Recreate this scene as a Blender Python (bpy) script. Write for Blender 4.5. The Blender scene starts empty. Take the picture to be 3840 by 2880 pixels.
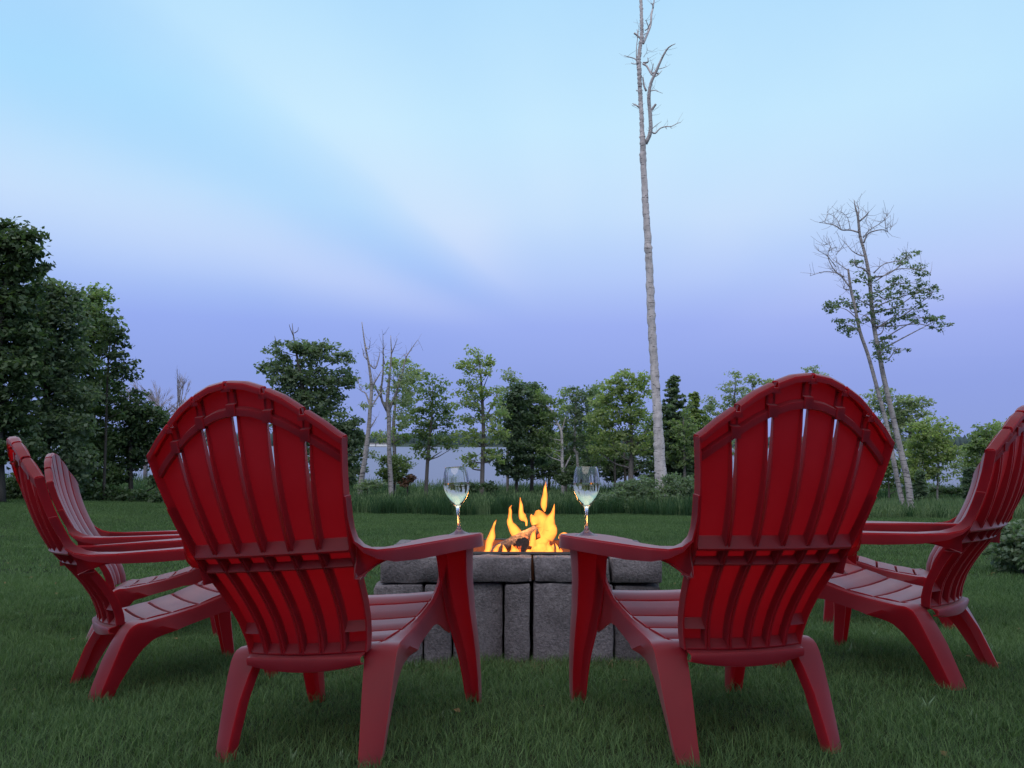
import bpy, math, random
import numpy as np
from mathutils import Vector, Matrix
PI = math.pi
R = math.radians
scn = bpy.context.scene
col = scn.collection
rng = np.random.default_rng(7)
random.seed(7)

# ------------------------------------------------------------------ camera
CF, CP, CR = 3134.5, 0.0713555, 0.003926      # focal length (in pixels of a 3840 wide picture), pitch, roll
CAM = np.array([0.0, 0.0, 0.85])
cam_d = bpy.data.cameras.new('camera')
cam = bpy.data.objects.new('camera', cam_d)
col.objects.link(cam)
_up = Vector((0, -math.sin(CP), math.cos(CP)))
_fw = Vector((0, math.cos(CP), math.sin(CP)))
_ex = Vector((1, 0, 0))
_r = _ex * math.cos(CR) + _up * math.sin(CR)
_u = _up * math.cos(CR) - _ex * math.sin(CR)
cm = Matrix.Identity(4)
for i in range(3):
    cm[i][0] = _r[i]; cm[i][1] = _u[i]; cm[i][2] = -_fw[i]; cm[i][3] = CAM[i]
cam.matrix_world = cm
cam_d.sensor_width = 36.0
cam_d.lens = CF / 3840 * 36
cam_d.clip_start = 0.05
cam_d.clip_end = 8000
scn.camera = cam

# ------------------------------------------------------------------ world: dusk sky with fanned thin cloud
world = bpy.data.worlds.new('World')
scn.world = world
world.use_nodes = True
wt = world.node_tree
wt.nodes.clear()


def N(t, kind, **kw):
    n = t.nodes.new(kind)
    for k, v in kw.items():
        if k == 'inp':
            for a, b in v.items():
                n.inputs[a].default_value = b
        else:
            setattr(n, k, v)
    return n


def s2l(c):
    return tuple((x / 12.92 if x <= 0.04045 else ((x + 0.055) / 1.055) ** 2.4) for x in [v / 255 for v in c])


def ramp(t, stops, interp='LINEAR'):
    n = t.nodes.new('ShaderNodeValToRGB')
    n.color_ramp.interpolation = interp
    el = n.color_ramp.elements
    while len(el) < len(stops):
        el.new(0.5)
    for e, (p, c) in zip(el, stops):
        e.position = p
        e.color = (*c, 1) if len(c) == 3 else c
    return n


tc = N(wt, 'ShaderNodeTexCoord')
nrm = N(wt, 'ShaderNodeVectorMath', operation='NORMALIZE')
wt.links.new(tc.outputs['Generated'], nrm.inputs[0])
sep = N(wt, 'ShaderNodeSeparateXYZ')
wt.links.new(nrm.outputs[0], sep.inputs[0])
asn = N(wt, 'ShaderNodeMath', operation='ARCSINE')
wt.links.new(sep.outputs['Z'], asn.inputs[0])
ele = N(wt, 'ShaderNodeMath', operation='MULTIPLY_ADD', inp={1: 1 / (PI / 2), 2: 0.0})
wt.links.new(asn.outputs[0], ele.inputs[0])


def E_(d):
    return d / 90.0


grad = ramp(wt, [(0.0, s2l((141, 158, 218))), (E_(4), s2l((140, 161, 227))), (E_(8), s2l((147, 170, 240))), (E_(12), s2l((166, 199, 250))),
                 (E_(16), s2l((176, 217, 253))), (E_(22), s2l((168, 219, 254))), (E_(29), s2l((152, 202, 251))), (E_(50), s2l((126, 180, 240))), (1.0, s2l((108, 160, 226)))])
wt.links.new(ele.outputs[0], grad.inputs[0])
grad2 = ramp(wt, [(0.0, s2l((143, 159, 219))), (E_(4), s2l((145, 164, 229))), (E_(8), s2l((165, 184, 243))), (E_(11), s2l((194, 211, 251))),
                  (E_(15), s2l((206, 227, 253))), (E_(21), s2l((202, 235, 255))), (E_(29), s2l((184, 226, 254))), (E_(50), s2l((140, 192, 246))), (1.0, s2l((108, 160, 226)))])
wt.links.new(ele.outputs[0], grad2.inputs[0])


def pxray(px, py):
    """Direction of the sight line through a point of the 3840 wide photograph (y component 1 along the ground)."""
    X, Y = px - 1920, py - 1440
    X, Y = X * math.cos(CR) + Y * math.sin(CR), -X * math.sin(CR) + Y * math.cos(CR)
    c, s = math.cos(CP), math.sin(CP)
    d = np.array([X / CF, 1.0, -Y / CF])
    return np.array([d[0], d[1] * c - d[2] * s, d[1] * s + d[2] * c])


def at(px, py, Y):
    """The point of the place at distance Y that stands on that sight line."""
    r = pxray(px, py)
    return CAM + r / r[1] * Y


# thin cloud fanning out from a vanishing point low over the lake (parallel streets of high cloud seen in perspective)
pv = Vector(pxray(2230, 1330)).normalized()
e1 = pv.cross(Vector((0, 0, 1))).normalized()
e2 = e1.cross(pv).normalized()
dots = []
for v in (e1, e2, pv):
    n = N(wt, 'ShaderNodeVectorMath', operation='DOT_PRODUCT')
    n.inputs[1].default_value = v
    wt.links.new(nrm.outputs[0], n.inputs[0])
    dots.append(n)
nz_ = N(wt, 'ShaderNodeTexNoise', inp={'Scale': 2.6, 'Detail': 3.0, 'Roughness': 0.5})
wt.links.new(nrm.outputs[0], nz_.inputs['Vector'])
ang = N(wt, 'ShaderNodeMath', operation='ARCTAN2')
wt.links.new(dots[1].outputs['Value'], ang.inputs[0]); wt.links.new(dots[0].outputs['Value'], ang.inputs[1])
an2 = N(wt, 'ShaderNodeMath', operation='MULTIPLY_ADD', inp={1: 1 / (2 * PI), 2: 1.0}); wt.links.new(ang.outputs[0], an2.inputs[0])
wob = N(wt, 'ShaderNodeMath', operation='MULTIPLY_ADD', inp={1: 0.020, 2: -0.010}); wt.links.new(nz_.outputs[0], wob.inputs[0])
an3 = N(wt, 'ShaderNodeMath', operation='ADD'); wt.links.new(an2.outputs[0], an3.inputs[0]); wt.links.new(wob.outputs[0], an3.inputs[1])
an4 = N(wt, 'ShaderNodeMath', operation='FRACT'); wt.links.new(an3.outputs[0], an4.inputs[0])
lan = ramp(wt, [(d / 360, (v, v, v)) for d, v in ((0, .42), (9, .80), (16, .60), (24, .40), (33, .60), (46, .82), (60, .70), (74, .92), (90, .74), (103, .94), (115, .70), (125, .84), (134, 1.0), (140, 1.0), (143, .62), (149, .12), (154, .06), (158, .42), (163, .82), (167, .62), (171, .30), (177, .12), (190, .3), (300, .4))], 'B_SPLINE')
wt.links.new(an4.outputs[0], lan.inputs[0])
soft = N(wt, 'ShaderNodeTexNoise', inp={'Scale': 4.0, 'Detail': 7.0, 'Roughness': 0.66})
wt.links.new(nrm.outputs[0], soft.inputs['Vector'])
sf = N(wt, 'ShaderNodeMath', operation='MULTIPLY_ADD', inp={1: 0.30, 2: -0.15}); wt.links.new(soft.outputs[0], sf.inputs[0])
ls = N(wt, 'ShaderNodeMath', operation='ADD', use_clamp=True); wt.links.new(lan.outputs[0], ls.inputs[0]); wt.links.new(sf.outputs[0], ls.inputs[1])
far = N(wt, 'ShaderNodeMapRange', interpolation_type='SMOOTHSTEP', inp={'From Min': 0.999, 'From Max': 0.978}); wt.links.new(dots[2].outputs['Value'], far.inputs['Value'])
lf = N(wt, 'ShaderNodeMixRGB', inp={1: (.42, .42, .42, 1)}); wt.links.new(far.outputs[0], lf.inputs[0]); wt.links.new(ls.outputs[0], lf.inputs[2])
gm = N(wt, 'ShaderNodeMixRGB'); wt.links.new(lf.outputs[0], gm.inputs[0]); wt.links.new(grad.outputs[0], gm.inputs[1]); wt.links.new(grad2.outputs[0], gm.inputs[2])
# a rose band (the belt of Venus), stronger to the right
rb = ramp(wt, [(E_(1), (0, 0, 0)), (E_(5), (.6, .6, .6)), (E_(9), (1, 1, 1)), (E_(13), (.5, .5, .5)), (E_(19), (0, 0, 0))]); wt.links.new(ele.outputs[0], rb.inputs[0])
azr = N(wt, 'ShaderNodeMapRange', inp={'From Min': -0.30, 'From Max': 0.45, 'To Min': 0.0, 'To Max': 0.15}); wt.links.new(sep.outputs['X'], azr.inputs['Value'])
rf = N(wt, 'ShaderNodeMath', operation='MULTIPLY'); wt.links.new(rb.outputs[0], rf.inputs[0]); wt.links.new(azr.outputs[0], rf.inputs[1])
cmix = N(wt, 'ShaderNodeMixRGB', inp={2: (*s2l((180, 176, 242)), 1)}); wt.links.new(rf.outputs[0], cmix.inputs[0]); wt.links.new(gm.outputs[0], cmix.inputs[1])
bg = N(wt, 'ShaderNodeBackground', inp={'Strength': 0.5})
wt.links.new(cmix.outputs[0], bg.inputs[0])
wo = N(wt, 'ShaderNodeOutputWorld')
wt.links.new(bg.outputs[0], wo.inputs[0])

# after sunset: a weak, very broad rosy glow from the high western sky behind the viewer
sun_d = bpy.data.lights.new('western_glow', 'SUN')
sun_d.energy = 1.5
sun_d.angle = R(90)
sun_d.color = (1.0, 0.84, 0.76)
sun = bpy.data.objects.new('western_glow', sun_d)
col.objects.link(sun)
sun.rotation_euler = (R(22), 0, R(-20))

scn.view_settings.view_transform = 'Standard'
scn.view_settings.look = 'None'
scn.view_settings.exposure = 1.0
scn.view_settings.gamma = 1.0
scn.view_settings.use_curve_mapping = False
scn.render.engine = 'CYCLES'
scn.cycles.max_bounces = 8
scn.cycles.transparent_max_bounces = 12
scn.cycles.transmission_bounces = 8
scn.cycles.diffuse_bounces = 4
scn.cycles.glossy_bounces = 3
scn.cycles.sample_clamp_indirect = 4.0

# ------------------------------------------------------------------ object helpers


def tag(o, label=None, cat=None, group=None, kind=None):
    if label: o['label'] = label
    if cat: o['category'] = cat
    if group: o['group'] = group
    if kind: o['kind'] = kind
    return o


def empty(name, loc=(0, 0, 0)):
    o = bpy.data.objects.new(name, None)
    o.empty_display_size = 0.1
    o.location = loc
    col.objects.link(o)
    return o


def mesh_obj(name, V, F, m, parent=None, smooth=None, origin=None):
    me = bpy.data.meshes.new(name)
    V = np.asarray(V, float)
    if origin is not None:
        V = V - np.asarray(origin, float)
    me.from_pydata(V.tolist(), [], [tuple(int(i) for i in f) for f in F])
    me.materials.append(m)
    if smooth is not None:
        me.polygons.foreach_set('use_smooth', [True] * len(me.polygons))
        if smooth < 180:
            me.set_sharp_from_angle(angle=R(smooth))
    me.update()
    o = bpy.data.objects.new(name, me)
    col.objects.link(o)
    if parent is not None:
        o.parent = parent
    elif origin is not None:
        o.location = origin
    return o


def quads_obj(name, V, m, parent=None, origin=None):
    """V: (n,4,3) separate quads, linked fast as ONE mesh."""
    V = np.asarray(V, np.float32)
    if origin is not None:
        V = V - np.asarray(origin, np.float32)
    n = len(V)
    me = bpy.data.meshes.new(name)
    me.vertices.add(n * 4)
    me.vertices.foreach_set('co', V.reshape(-1))
    me.loops.add(n * 4)
    me.loops.foreach_set('vertex_index', np.arange(n * 4, dtype=np.int32))
    me.polygons.add(n)
    me.polygons.foreach_set('loop_start', np.arange(0, n * 4, 4, dtype=np.int32))
    me.update(calc_edges=True)
    me.materials.append(m)
    o = bpy.data.objects.new(name, me)
    col.objects.link(o)
    if parent is not None:
        o.parent = parent
    elif origin is not None:
        o.location = origin
    return o


class MB:
    def __init__(self):
        self.V = []; self.F = []

    def add(self, V, F):
        b = len(self.V)
        self.V.extend([tuple(float(c) for c in v) for v in V])
        self.F.extend([tuple(i + b for i in f) for f in F])

    def shell(self, G, t):
        """A sheet given as a grid of points, made a closed shell of thickness t (to the back of its normals)."""
        G = np.asarray(G, float)
        n, m = G.shape[:2]
        du = np.gradient(G, axis=0); dv = np.gradient(G, axis=1)
        nn = np.cross(du, dv)
        L = np.linalg.norm(nn, axis=2, keepdims=True); L[L < 1e-12] = 1
        B = G - nn / L * t
        V = np.concatenate([G.reshape(-1, 3), B.reshape(-1, 3)])
        o = n * m
        F = []
        ix = lambda i, j: i * m + j
        for i in range(n - 1):
            for j in range(m - 1):
                F.append((ix(i, j), ix(i + 1, j), ix(i + 1, j + 1), ix(i, j + 1)))
                F.append((o + ix(i, j), o + ix(i, j + 1), o + ix(i + 1, j + 1), o + ix(i + 1, j)))
        for i in range(n - 1):
            F.append((ix(i, 0), o + ix(i, 0), o + ix(i + 1, 0), ix(i + 1, 0)))
            F.append((ix(i, m - 1), ix(i + 1, m - 1), o + ix(i + 1, m - 1), o + ix(i, m - 1)))
        for j in range(m - 1):
            F.append((ix(0, j), ix(0, j + 1), o + ix(0, j + 1), o + ix(0, j)))
            F.append((ix(n - 1, j), o + ix(n - 1, j), o + ix(n - 1, j + 1), ix(n - 1, j + 1)))
        self.add(V, F)

    def tube(self, P, r, n=8, cap=True):
        P = np.asarray(P, float)
        r = np.broadcast_to(np.asarray(r, float), (len(P),))
        T = np.gradient(P, axis=0)
        T /= np.linalg.norm(T, axis=1, keepdims=True) + 1e-12
        ref = np.array([0, 0, 1.0]) if abs(T[0][2]) < 0.8 else np.array([0, 1.0, 0])
        V = []
        for p, t, q in zip(P, T, r):
            a = np.cross(t, ref); a /= np.linalg.norm(a) + 1e-12
            b = np.cross(t, a)
            for k in range(n):
                w = 2 * PI * k / n
                V.append(p + q * (math.cos(w) * a + math.sin(w) * b))
        F = []
        for i in range(len(P) - 1):
            for k in range(n):
                F.append((i * n + k, i * n + (k + 1) % n, (i + 1) * n + (k + 1) % n, (i + 1) * n + k))
        if cap:
            F.append(tuple(range(n))[::-1])
            F.append(tuple((len(P) - 1) * n + k for k in range(n)))
        self.add(V, F)

    def lathe(self, prof, n=40, close=True):
        V = []; F = []
        m = len(prof)
        for k in range(n):
            w = 2 * PI * k / n
            for r_, z in prof:
                V.append((r_ * math.cos(w), r_ * math.sin(w), z))
        for k in range(n):
            k2 = (k + 1) % n
            for j in range(m - 1):
                a, b, c, d = k * m + j, k2 * m + j, k2 * m + j + 1, k * m + j + 1
                F.append((a, b, c, d))
        self.add(V, F)

    def build(self, name, m, parent=None, smooth=None, origin=None, merge=False):
        o = mesh_obj(name, self.V, self.F, m, parent, None, origin)
        if merge:
            import bmesh
            bm = bmesh.new(); bm.from_mesh(o.data)
            bmesh.ops.remove_doubles(bm, verts=bm.verts, dist=1e-6)
            bmesh.ops.recalc_face_normals(bm, faces=bm.faces)
            bm.to_mesh(o.data); bm.free()
        if smooth is not None:
            o.data.polygons.foreach_set('use_smooth', [True] * len(o.data.polygons))
            if smooth < 180:
                o.data.set_sharp_from_angle(angle=R(smooth))
        return o


# ------------------------------------------------------------------ materials


def mat(name):
    m = bpy.data.materials.new(name)
    m.use_nodes = True
    t = m.node_tree
    t.nodes.clear()
    out = t.nodes.new('ShaderNodeOutputMaterial')
    return m, t, out


def coords(t, scale=(1, 1, 1), kind='Object'):
    c = N(t, 'ShaderNodeTexCoord'); mp = N(t, 'ShaderNodeMapping')
    mp.inputs['Scale'].default_value = scale
    t.links.new(c.outputs[kind], mp.inputs[0])
    return mp.outputs[0]


def noise(t, vec, scale, detail=4, rough=0.55, dist=0.0):
    n = N(t, 'ShaderNodeTexNoise', inp={'Scale': scale, 'Detail': detail, 'Roughness': rough, 'Distortion': dist})
    t.links.new(vec, n.inputs['Vector'])
    return n.outputs[0]


def bump(t, h, strength=0.3, dist=0.01):
    b = N(t, 'ShaderNodeBump', inp={'Strength': strength, 'Distance': dist})
    t.links.new(h, b.inputs['Height'])
    return b.outputs[0]


def mat_plastic():
    m, t, out = mat('red_resin')
    v = coords(t)
    n1 = noise(t, v, 9, 5, 0.6)
    n2 = noise(t, v, 240, 2, 0.5)
    scr = noise(t, coords(t, (3, 3, 40)), 6, 4, 0.7)
    c = ramp(t, [(0.3, (0.130, 0.0045, 0.013)), (0.7, (0.172, 0.0090, 0.020))])
    t.links.new(n1, c.inputs[0])
    df = N(t, 'ShaderNodeBsdfDiffuse', inp={'Roughness': 0.3})
    # chalky scuffs and small dark specks of grime
    sr_ = ramp(t, [(0.60, (0, 0, 0)), (0.74, (1, 1, 1))]); t.links.new(scr, sr_.inputs[0])
    sm_ = N(t, 'ShaderNodeMath', operation='MULTIPLY', inp={1: 0.30}); t.links.new(sr_.outputs[0], sm_.inputs[0])
    c1_ = N(t, 'ShaderNodeMixRGB', inp={2: (0.20, 0.025, 0.034, 1)}); t.links.new(sm_.outputs[0], c1_.inputs[0]); t.links.new(c.outputs[0], c1_.inputs[1])
    sp_ = noise(t, v, 34, 3, 0.6, 0.4)
    sq_ = ramp(t, [(0.71, (0, 0, 0)), (0.75, (1, 1, 1))]); t.links.new(sp_, sq_.inputs[0])
    sn_ = N(t, 'ShaderNodeMath', operation='MULTIPLY', inp={1: 0.7}); t.links.new(sq_.outputs[0], sn_.inputs[0])
    c2_ = N(t, 'ShaderNodeMixRGB', inp={2: (0.06, 0.02, 0.02, 1)}); t.links.new(sn_.outputs[0], c2_.inputs[0]); t.links.new(c1_.outputs[0], c2_.inputs[1])
    t.links.new(c2_.outputs[0], df.inputs['Color'])
    bn = bump(t, n2, 0.12, 0.002)
    tr = N(t, 'ShaderNodeBsdfTranslucent', inp={'Color': (0.88, 0.085, 0.105, 1)})
    mx = N(t, 'ShaderNodeMixShader', inp={0: 0.55})
    t.links.new(df.outputs[0], mx.inputs[1]); t.links.new(tr.outputs[0], mx.inputs[2])
    gl = N(t, 'ShaderNodeBsdfGlossy', inp={'Color': (1, 1, 1, 1)})
    rr = N(t, 'ShaderNodeMapRange', inp={'To Min': 0.42, 'To Max': 0.60}); t.links.new(n1, rr.inputs['Value'])
    t.links.new(rr.outputs[0], gl.inputs['Roughness'])
    t.links.new(bn, gl.inputs['Normal']); t.links.new(bn, df.inputs['Normal'])
    fr0 = N(t, 'ShaderNodeFresnel', inp={'IOR': 1.27}); t.links.new(bn, fr0.inputs['Normal'])
    fr = N(t, 'ShaderNodeMath', operation='MINIMUM', inp={1: 0.24}); t.links.new(fr0.outputs[0], fr.inputs[0])
    m2 = N(t, 'ShaderNodeMixShader')
    t.links.new(fr.outputs[0], m2.inputs[0]); t.links.new(mx.outputs[0], m2.inputs[1]); t.links.new(gl.outputs[0], m2.inputs[2])
    t.links.new(m2.outputs[0], out.inputs[0])
    return m


def mat_leaf(name, c1, c2, trans=0.3, rough=0.55, tint=None, spec=0.4, patch=0.9):
    m, t, out = mat(name)
    g = N(t, 'ShaderNodeNewGeometry')
    big = noise(t, g.outputs['Position'], patch, 3, 0.6)
    a = N(t, 'ShaderNodeMath', operation='MULTIPLY_ADD', inp={1: 0.55, 2: -0.02})
    t.links.new(g.outputs['Random Per Island'], a.inputs[0])
    b = N(t, 'ShaderNodeMath', operation='MULTIPLY_ADD', inp={1: 0.55})
    t.links.new(big, b.inputs[0]); t.links.new(a.outputs[0], b.inputs[2])
    c = ramp(t, [(0.1, c1), (0.95, c2)])
    t.links.new(b.outputs[0], c.inputs[0])
    p = N(t, 'ShaderNodeBsdfPrincipled', inp={'Roughness': rough, 'Specular IOR Level': spec})
    t.links.new(c.outputs[0], p.inputs['Base Color'])
    tr = N(t, 'ShaderNodeBsdfTranslucent')
    br = N(t, 'ShaderNodeMixRGB', blend_type='MULTIPLY', inp={0: 1.0, 2: (1.5, 1.7, 0.9, 1)})
    t.links.new(c.outputs[0], br.inputs[1]); t.links.new(br.outputs[0], tr.inputs[0])
    mx = N(t, 'ShaderNodeMixShader', inp={0: trans})
    t.links.new(p.outputs[0], mx.inputs[1]); t.links.new(tr.outputs[0], mx.inputs[2])
    t.links.new(mx.outputs[0], out.inputs[0])
    return m


def mat_bark(name, c1, c2, scale=(14, 14, 3), bstr=0.5):
    m, t, out = mat(name)
    v = coords(t, scale)
    n1 = noise(t, v, 1.0, 6, 0.65)
    c = ramp(t, [(0.3, c1), (0.7, c2)])
    t.links.new(n1, c.inputs[0])
    p = N(t, 'ShaderNodeBsdfPrincipled', inp={'Roughness': 0.85})
    t.links.new(c.outputs[0], p.inputs['Base Color'])
    t.links.new(bump(t, n1, bstr, 0.02), p.inputs['Normal'])
    t.links.new(p.outputs[0], out.inputs[0])
    return m


def mat_birch(name, white=(0.56, 0.51, 0.50), grey=(0.36, 0.33, 0.32), lo=0.615):
    m, t, out = mat(name)
    v = coords(t, (5, 5, 34))
    marks = noise(t, v, 1.0, 4, 0.62, 0.6)
    v2 = coords(t, (9, 9, 4))
    body = noise(t, v2, 1.0, 4, 0.6)
    v3 = coords(t, (2.2, 2.2, 3.2))
    knots = noise(t, v3, 1.3, 3, 0.7, 1.0)
    cb = ramp(t, [(0.3, grey), (0.65, white)]); t.links.new(body, cb.inputs[0])
    mk = ramp(t, [(lo - 0.04, (0, 0, 0)), (lo + 0.03, (1, 1, 1))]); t.links.new(marks, mk.inputs[0])
    kk = ramp(t, [(0.66, (0, 0, 0)), (0.70, (1, 1, 1))]); t.links.new(knots, kk.inputs[0])
    mm = N(t, 'ShaderNodeMath', operation='MAXIMUM'); t.links.new(mk.outputs[0], mm.inputs[0]); t.links.new(kk.outputs[0], mm.inputs[1])
    mx = N(t, 'ShaderNodeMixRGB', inp={2: (0.055, 0.05, 0.055, 1)})
    t.links.new(mm.outputs[0], mx.inputs[0]); t.links.new(cb.outputs[0], mx.inputs[1])
    p = N(t, 'ShaderNodeBsdfPrincipled', inp={'Roughness': 0.8})
    t.links.new(mx.outputs[0], p.inputs['Base Color'])
    t.links.new(bump(t, marks, 0.4, 0.01), p.inputs['Normal'])
    t.links.new(p.outputs[0], out.inputs[0])
    return m


def mat_stone():
    m, t, out = mat('grey_concrete_block')
    v = coords(t, kind='Object')
    oi = N(t, 'ShaderNodeObjectInfo')
    big = noise(t, v, 7, 6, 0.65)
    fine_ = noise(t, v, 95, 4, 0.75)
    fr_ = ramp(t, [(0.34, (0.1, 0.1, 0.1)), (0.5, (0.5, 0.5, 0.5)), (0.66, (0.9, 0.9, 0.9))]); t.links.new(fine_, fr_.inputs[0]); fine = fr_.outputs[0]
    pits = noise(t, v, 55, 3, 0.6)
    c = ramp(t, [(0.30, (0.082, 0.073, 0.077)), (0.5, (0.126, 0.113, 0.120)), (0.72, (0.182, 0.165, 0.172))])
    t.links.new(big, c.inputs[0])
    m1 = N(t, 'ShaderNodeMixRGB', blend_type='OVERLAY', inp={0: 0.42})
    t.links.new(c.outputs[0], m1.inputs[1]); t.links.new(fine, m1.inputs[2])
    pr = ramp(t, [(0.30, (0.35, 0.35, 0.35)), (0.40, (1, 1, 1))]); t.links.new(pits, pr.inputs[0])
    m2 = N(t, 'ShaderNodeMixRGB', blend_type='MULTIPLY', inp={0: 0.55}); t.links.new(m1.outputs[0], m2.inputs[1]); t.links.new(pr.outputs[0], m2.inputs[2])
    vr = N(t, 'ShaderNodeMapRange', inp={'To Min': 0.80, 'To Max': 1.25}); t.links.new(oi.outputs['Random'], vr.inputs['Value'])
    m3 = N(t, 'ShaderNodeVectorMath', operation='SCALE'); t.links.new(m2.outputs[0], m3.inputs[0]); t.links.new(vr.outputs[0], m3.inputs['Scale'])
    p = N(t, 'ShaderNodeBsdfPrincipled', inp={'Roughness': 0.9})
    t.links.new(m3.outputs[0], p.inputs['Base Color'])
    ad = N(t, 'ShaderNodeMath', operation='ADD'); t.links.new(fine, ad.inputs[0]); t.links.new(pits, ad.inputs[1])
    t.links.new(bump(t, ad.outputs[0], 0.9, 0.006), p.inputs['Normal'])
    t.links.new(p.outputs[0], out.inputs[0])
    return m


def mat_simple(name, c, rough=0.7, metal=0.0, nscale=8, var=0.25, bstr=0.2, bd=0.01, spec=0.5):
    m, t, out = mat(name)
    v = coords(t)
    n1 = noise(t, v, nscale, 5, 0.6)
    a = tuple(x * (1 - var) for x in c); b = tuple(x * (1 + var) for x in c)
    cr = ramp(t, [(0.3, a), (0.7, b)]); t.links.new(n1, cr.inputs[0])
    p = N(t, 'ShaderNodeBsdfPrincipled', inp={'Roughness': rough, 'Metallic': metal, 'Specular IOR Level': spec})
    t.links.new(cr.outputs[0], p.inputs['Base Color'])
    t.links.new(bump(t, n1, bstr, bd), p.inputs['Normal'])
    t.links.new(p.outputs[0], out.inputs[0])
    return m


M_RED = mat_plastic()
M_STONE = mat_stone()

# ------------------------------------------------------------------ terrain
SL = -0.049167
# chair poses: rotation and place of each chair on the lawn (rows of a 3x4 matrix)
CH = [
    [[0.9583, 0.27727, -0.06912, -0.5669], [-0.27343, 0.96001, 0.0601, 2.26512], [0.08302, -0.03869, 0.9958, 0.01351]],
    [[0.96245, -0.27142, 0.00491, 0.66352], [0.27092, 0.96151, 0.04588, 2.27072], [-0.01717, -0.04283, 0.99893, 0.03376]],
    [[0.5779, 0.81505, -0.04153, -1.63657], [-0.81452, 0.5792, 0.03293, 3.28531], [0.0509, 0.01479, 0.99859, -0.1093]],
    [[0.70484, -0.7085, -0.03517, 1.7172], [0.70936, 0.70377, 0.03885, 3.16004], [-0.00278, -0.05233, 0.99863, 0.00134]],
    [[0.2727, 0.9618, -0.02399, -2.218], [-0.96045, 0.27361, 0.05169, 4.563], [0.05628, 0.00895, 0.99837, -0.19087]],
    [[0.39201, -0.91994, -0.00658, 2.44], [0.91875, 0.39111, 0.05408, 4.702], [-0.04717, -0.02724, 0.99852, -0.13218]],
]
_c = []
_h = []
for M in CH:
    M = np.array(M)
    for lx, ly in ((0.217, 0.0), (-0.217, 0.0), (0.28, 0.64), (-0.28, 0.64)):
        p = M[:, 3] + M[:, :3] @ np.array([lx, ly, -0.004])
        _c.append(p[:2]); _h.append(p[2] - SL * (p[1] - 2.4))
_c += [(0.04, 3.5), (0.04, 4.0)]; _h += [0.0, 0.0]
_c = np.array(_c); _h = np.array(_h)
_K = np.exp(-((_c[:, None] - _c[None]) ** 2).sum(-1) / 0.55 ** 2) + 0.15 * np.eye(len(_c))
_w = np.linalg.solve(_K, _h)


def sstep(x, a, b):
    t = np.clip((x - a) / (b - a), 0, 1)
    return t * t * (3 - 2 * t)


def gz(x, y):
    x = np.asarray(x, float); y = np.asarray(y, float)
    z = SL * (np.clip(y, -6, 26) - 2.4)
    z = z - 0.052 * np.clip(y - 26, 0, 16)
    z = z - 2.6 * sstep(y, 42, 78) - 1.5 * sstep(y, 78, 120)
    z = z + 0.30 * sstep(-x, 3, 12) * sstep(y, 7, 22)
    z = z + 0.045 * np.sin(x * 0.31 + 1.3) * np.sin(y * 0.27) * sstep(y, 6, 14)
    q = np.stack([np.broadcast_to(x, z.shape), np.broadcast_to(y, z.shape)], -1)
    d2 = ((q[..., None, :] - _c) ** 2).sum(-1)
    z = z + (np.exp(-d2 / 0.55 ** 2) * _w).sum(-1)
    return z


def axis(lo, hi, fine_lo, fine_hi, step, grow=1.25):
    a = list(np.arange(fine_lo, fine_hi + step / 2, step))
    s = step; x = a[-1]
    while x < hi:
        s *= grow; x += s; a.append(min(x, hi))
    s = step; x = a[0]
    while x > lo:
        s *= grow; x -= s; a.insert(0, max(x, lo))
    return np.array(a)


gx = axis(-3000, 3000, -4.5, 4.5, 0.12, 1.16)
gy = axis(-400, 3000, 0.0, 7.0, 0.12, 1.12)
XX, YY = np.meshgrid(gx, gy, indexing='ij')
ZZ = gz(XX, YY)
gV = np.stack([XX, YY, ZZ], -1).reshape(-1, 3)
gm_ = len(gy)
gF = [(i * gm_ + j, (i + 1) * gm_ + j, (i + 1) * gm_ + j + 1, i * gm_ + j + 1) for i in range(len(gx) - 1) for j in range(len(gy) - 1)]

m, t, out = mat('lawn_soil_and_turf')
v = coords(t)
n1 = noise(t, v, 0.35, 4, 0.55); n2 = noise(t, v, 6, 6, 0.7); n3 = noise(t, v, 60, 3, 0.7)
c1 = ramp(t, [(0.35, (0.010, 0.016, 0.007)), (0.65, (0.022, 0.034, 0.011))]); t.links.new(n1, c1.inputs[0])
c2 = ramp(t, [(0.35, (0.55, 0.55, 0.55)), (0.65, (1.25, 1.25, 1.2))]); t.links.new(n2, c2.inputs[0])
c3 = ramp(t, [(0.3, (0.6, 0.6, 0.6)), (0.7, (1.3, 1.3, 1.3))]); t.links.new(n3, c3.inputs[0])
a1 = N(t, 'ShaderNodeMixRGB', blend_type='MULTIPLY', inp={0: 1.0}); t.links.new(c1.outputs[0], a1.inputs[1]); t.links.new(c2.outputs[0], a1.inputs[2])
a2 = N(t, 'ShaderNodeMixRGB', blend_type='MULTIPLY', inp={0: 0.8}); t.links.new(a1.outputs[0], a2.inputs[1]); t.links.new(c3.outputs[0], a2.inputs[2])
p = N(t, 'ShaderNodeBsdfPrincipled', inp={'Roughness': 0.95, 'Specular IOR Level': 0.1})
t.links.new(a2.outputs[0], p.inputs['Base Color'])
t.links.new(bump(t, n3, 0.8, 0.02), p.inputs['Normal'])
t.links.new(p.outputs[0], out.inputs[0])
M_GROUND = m
ground = mesh_obj('ground', gV, gF, M_GROUND, None, 180)
tag(ground, 'dark green lawn sloping gently down to the lake', kind='structure')

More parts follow.
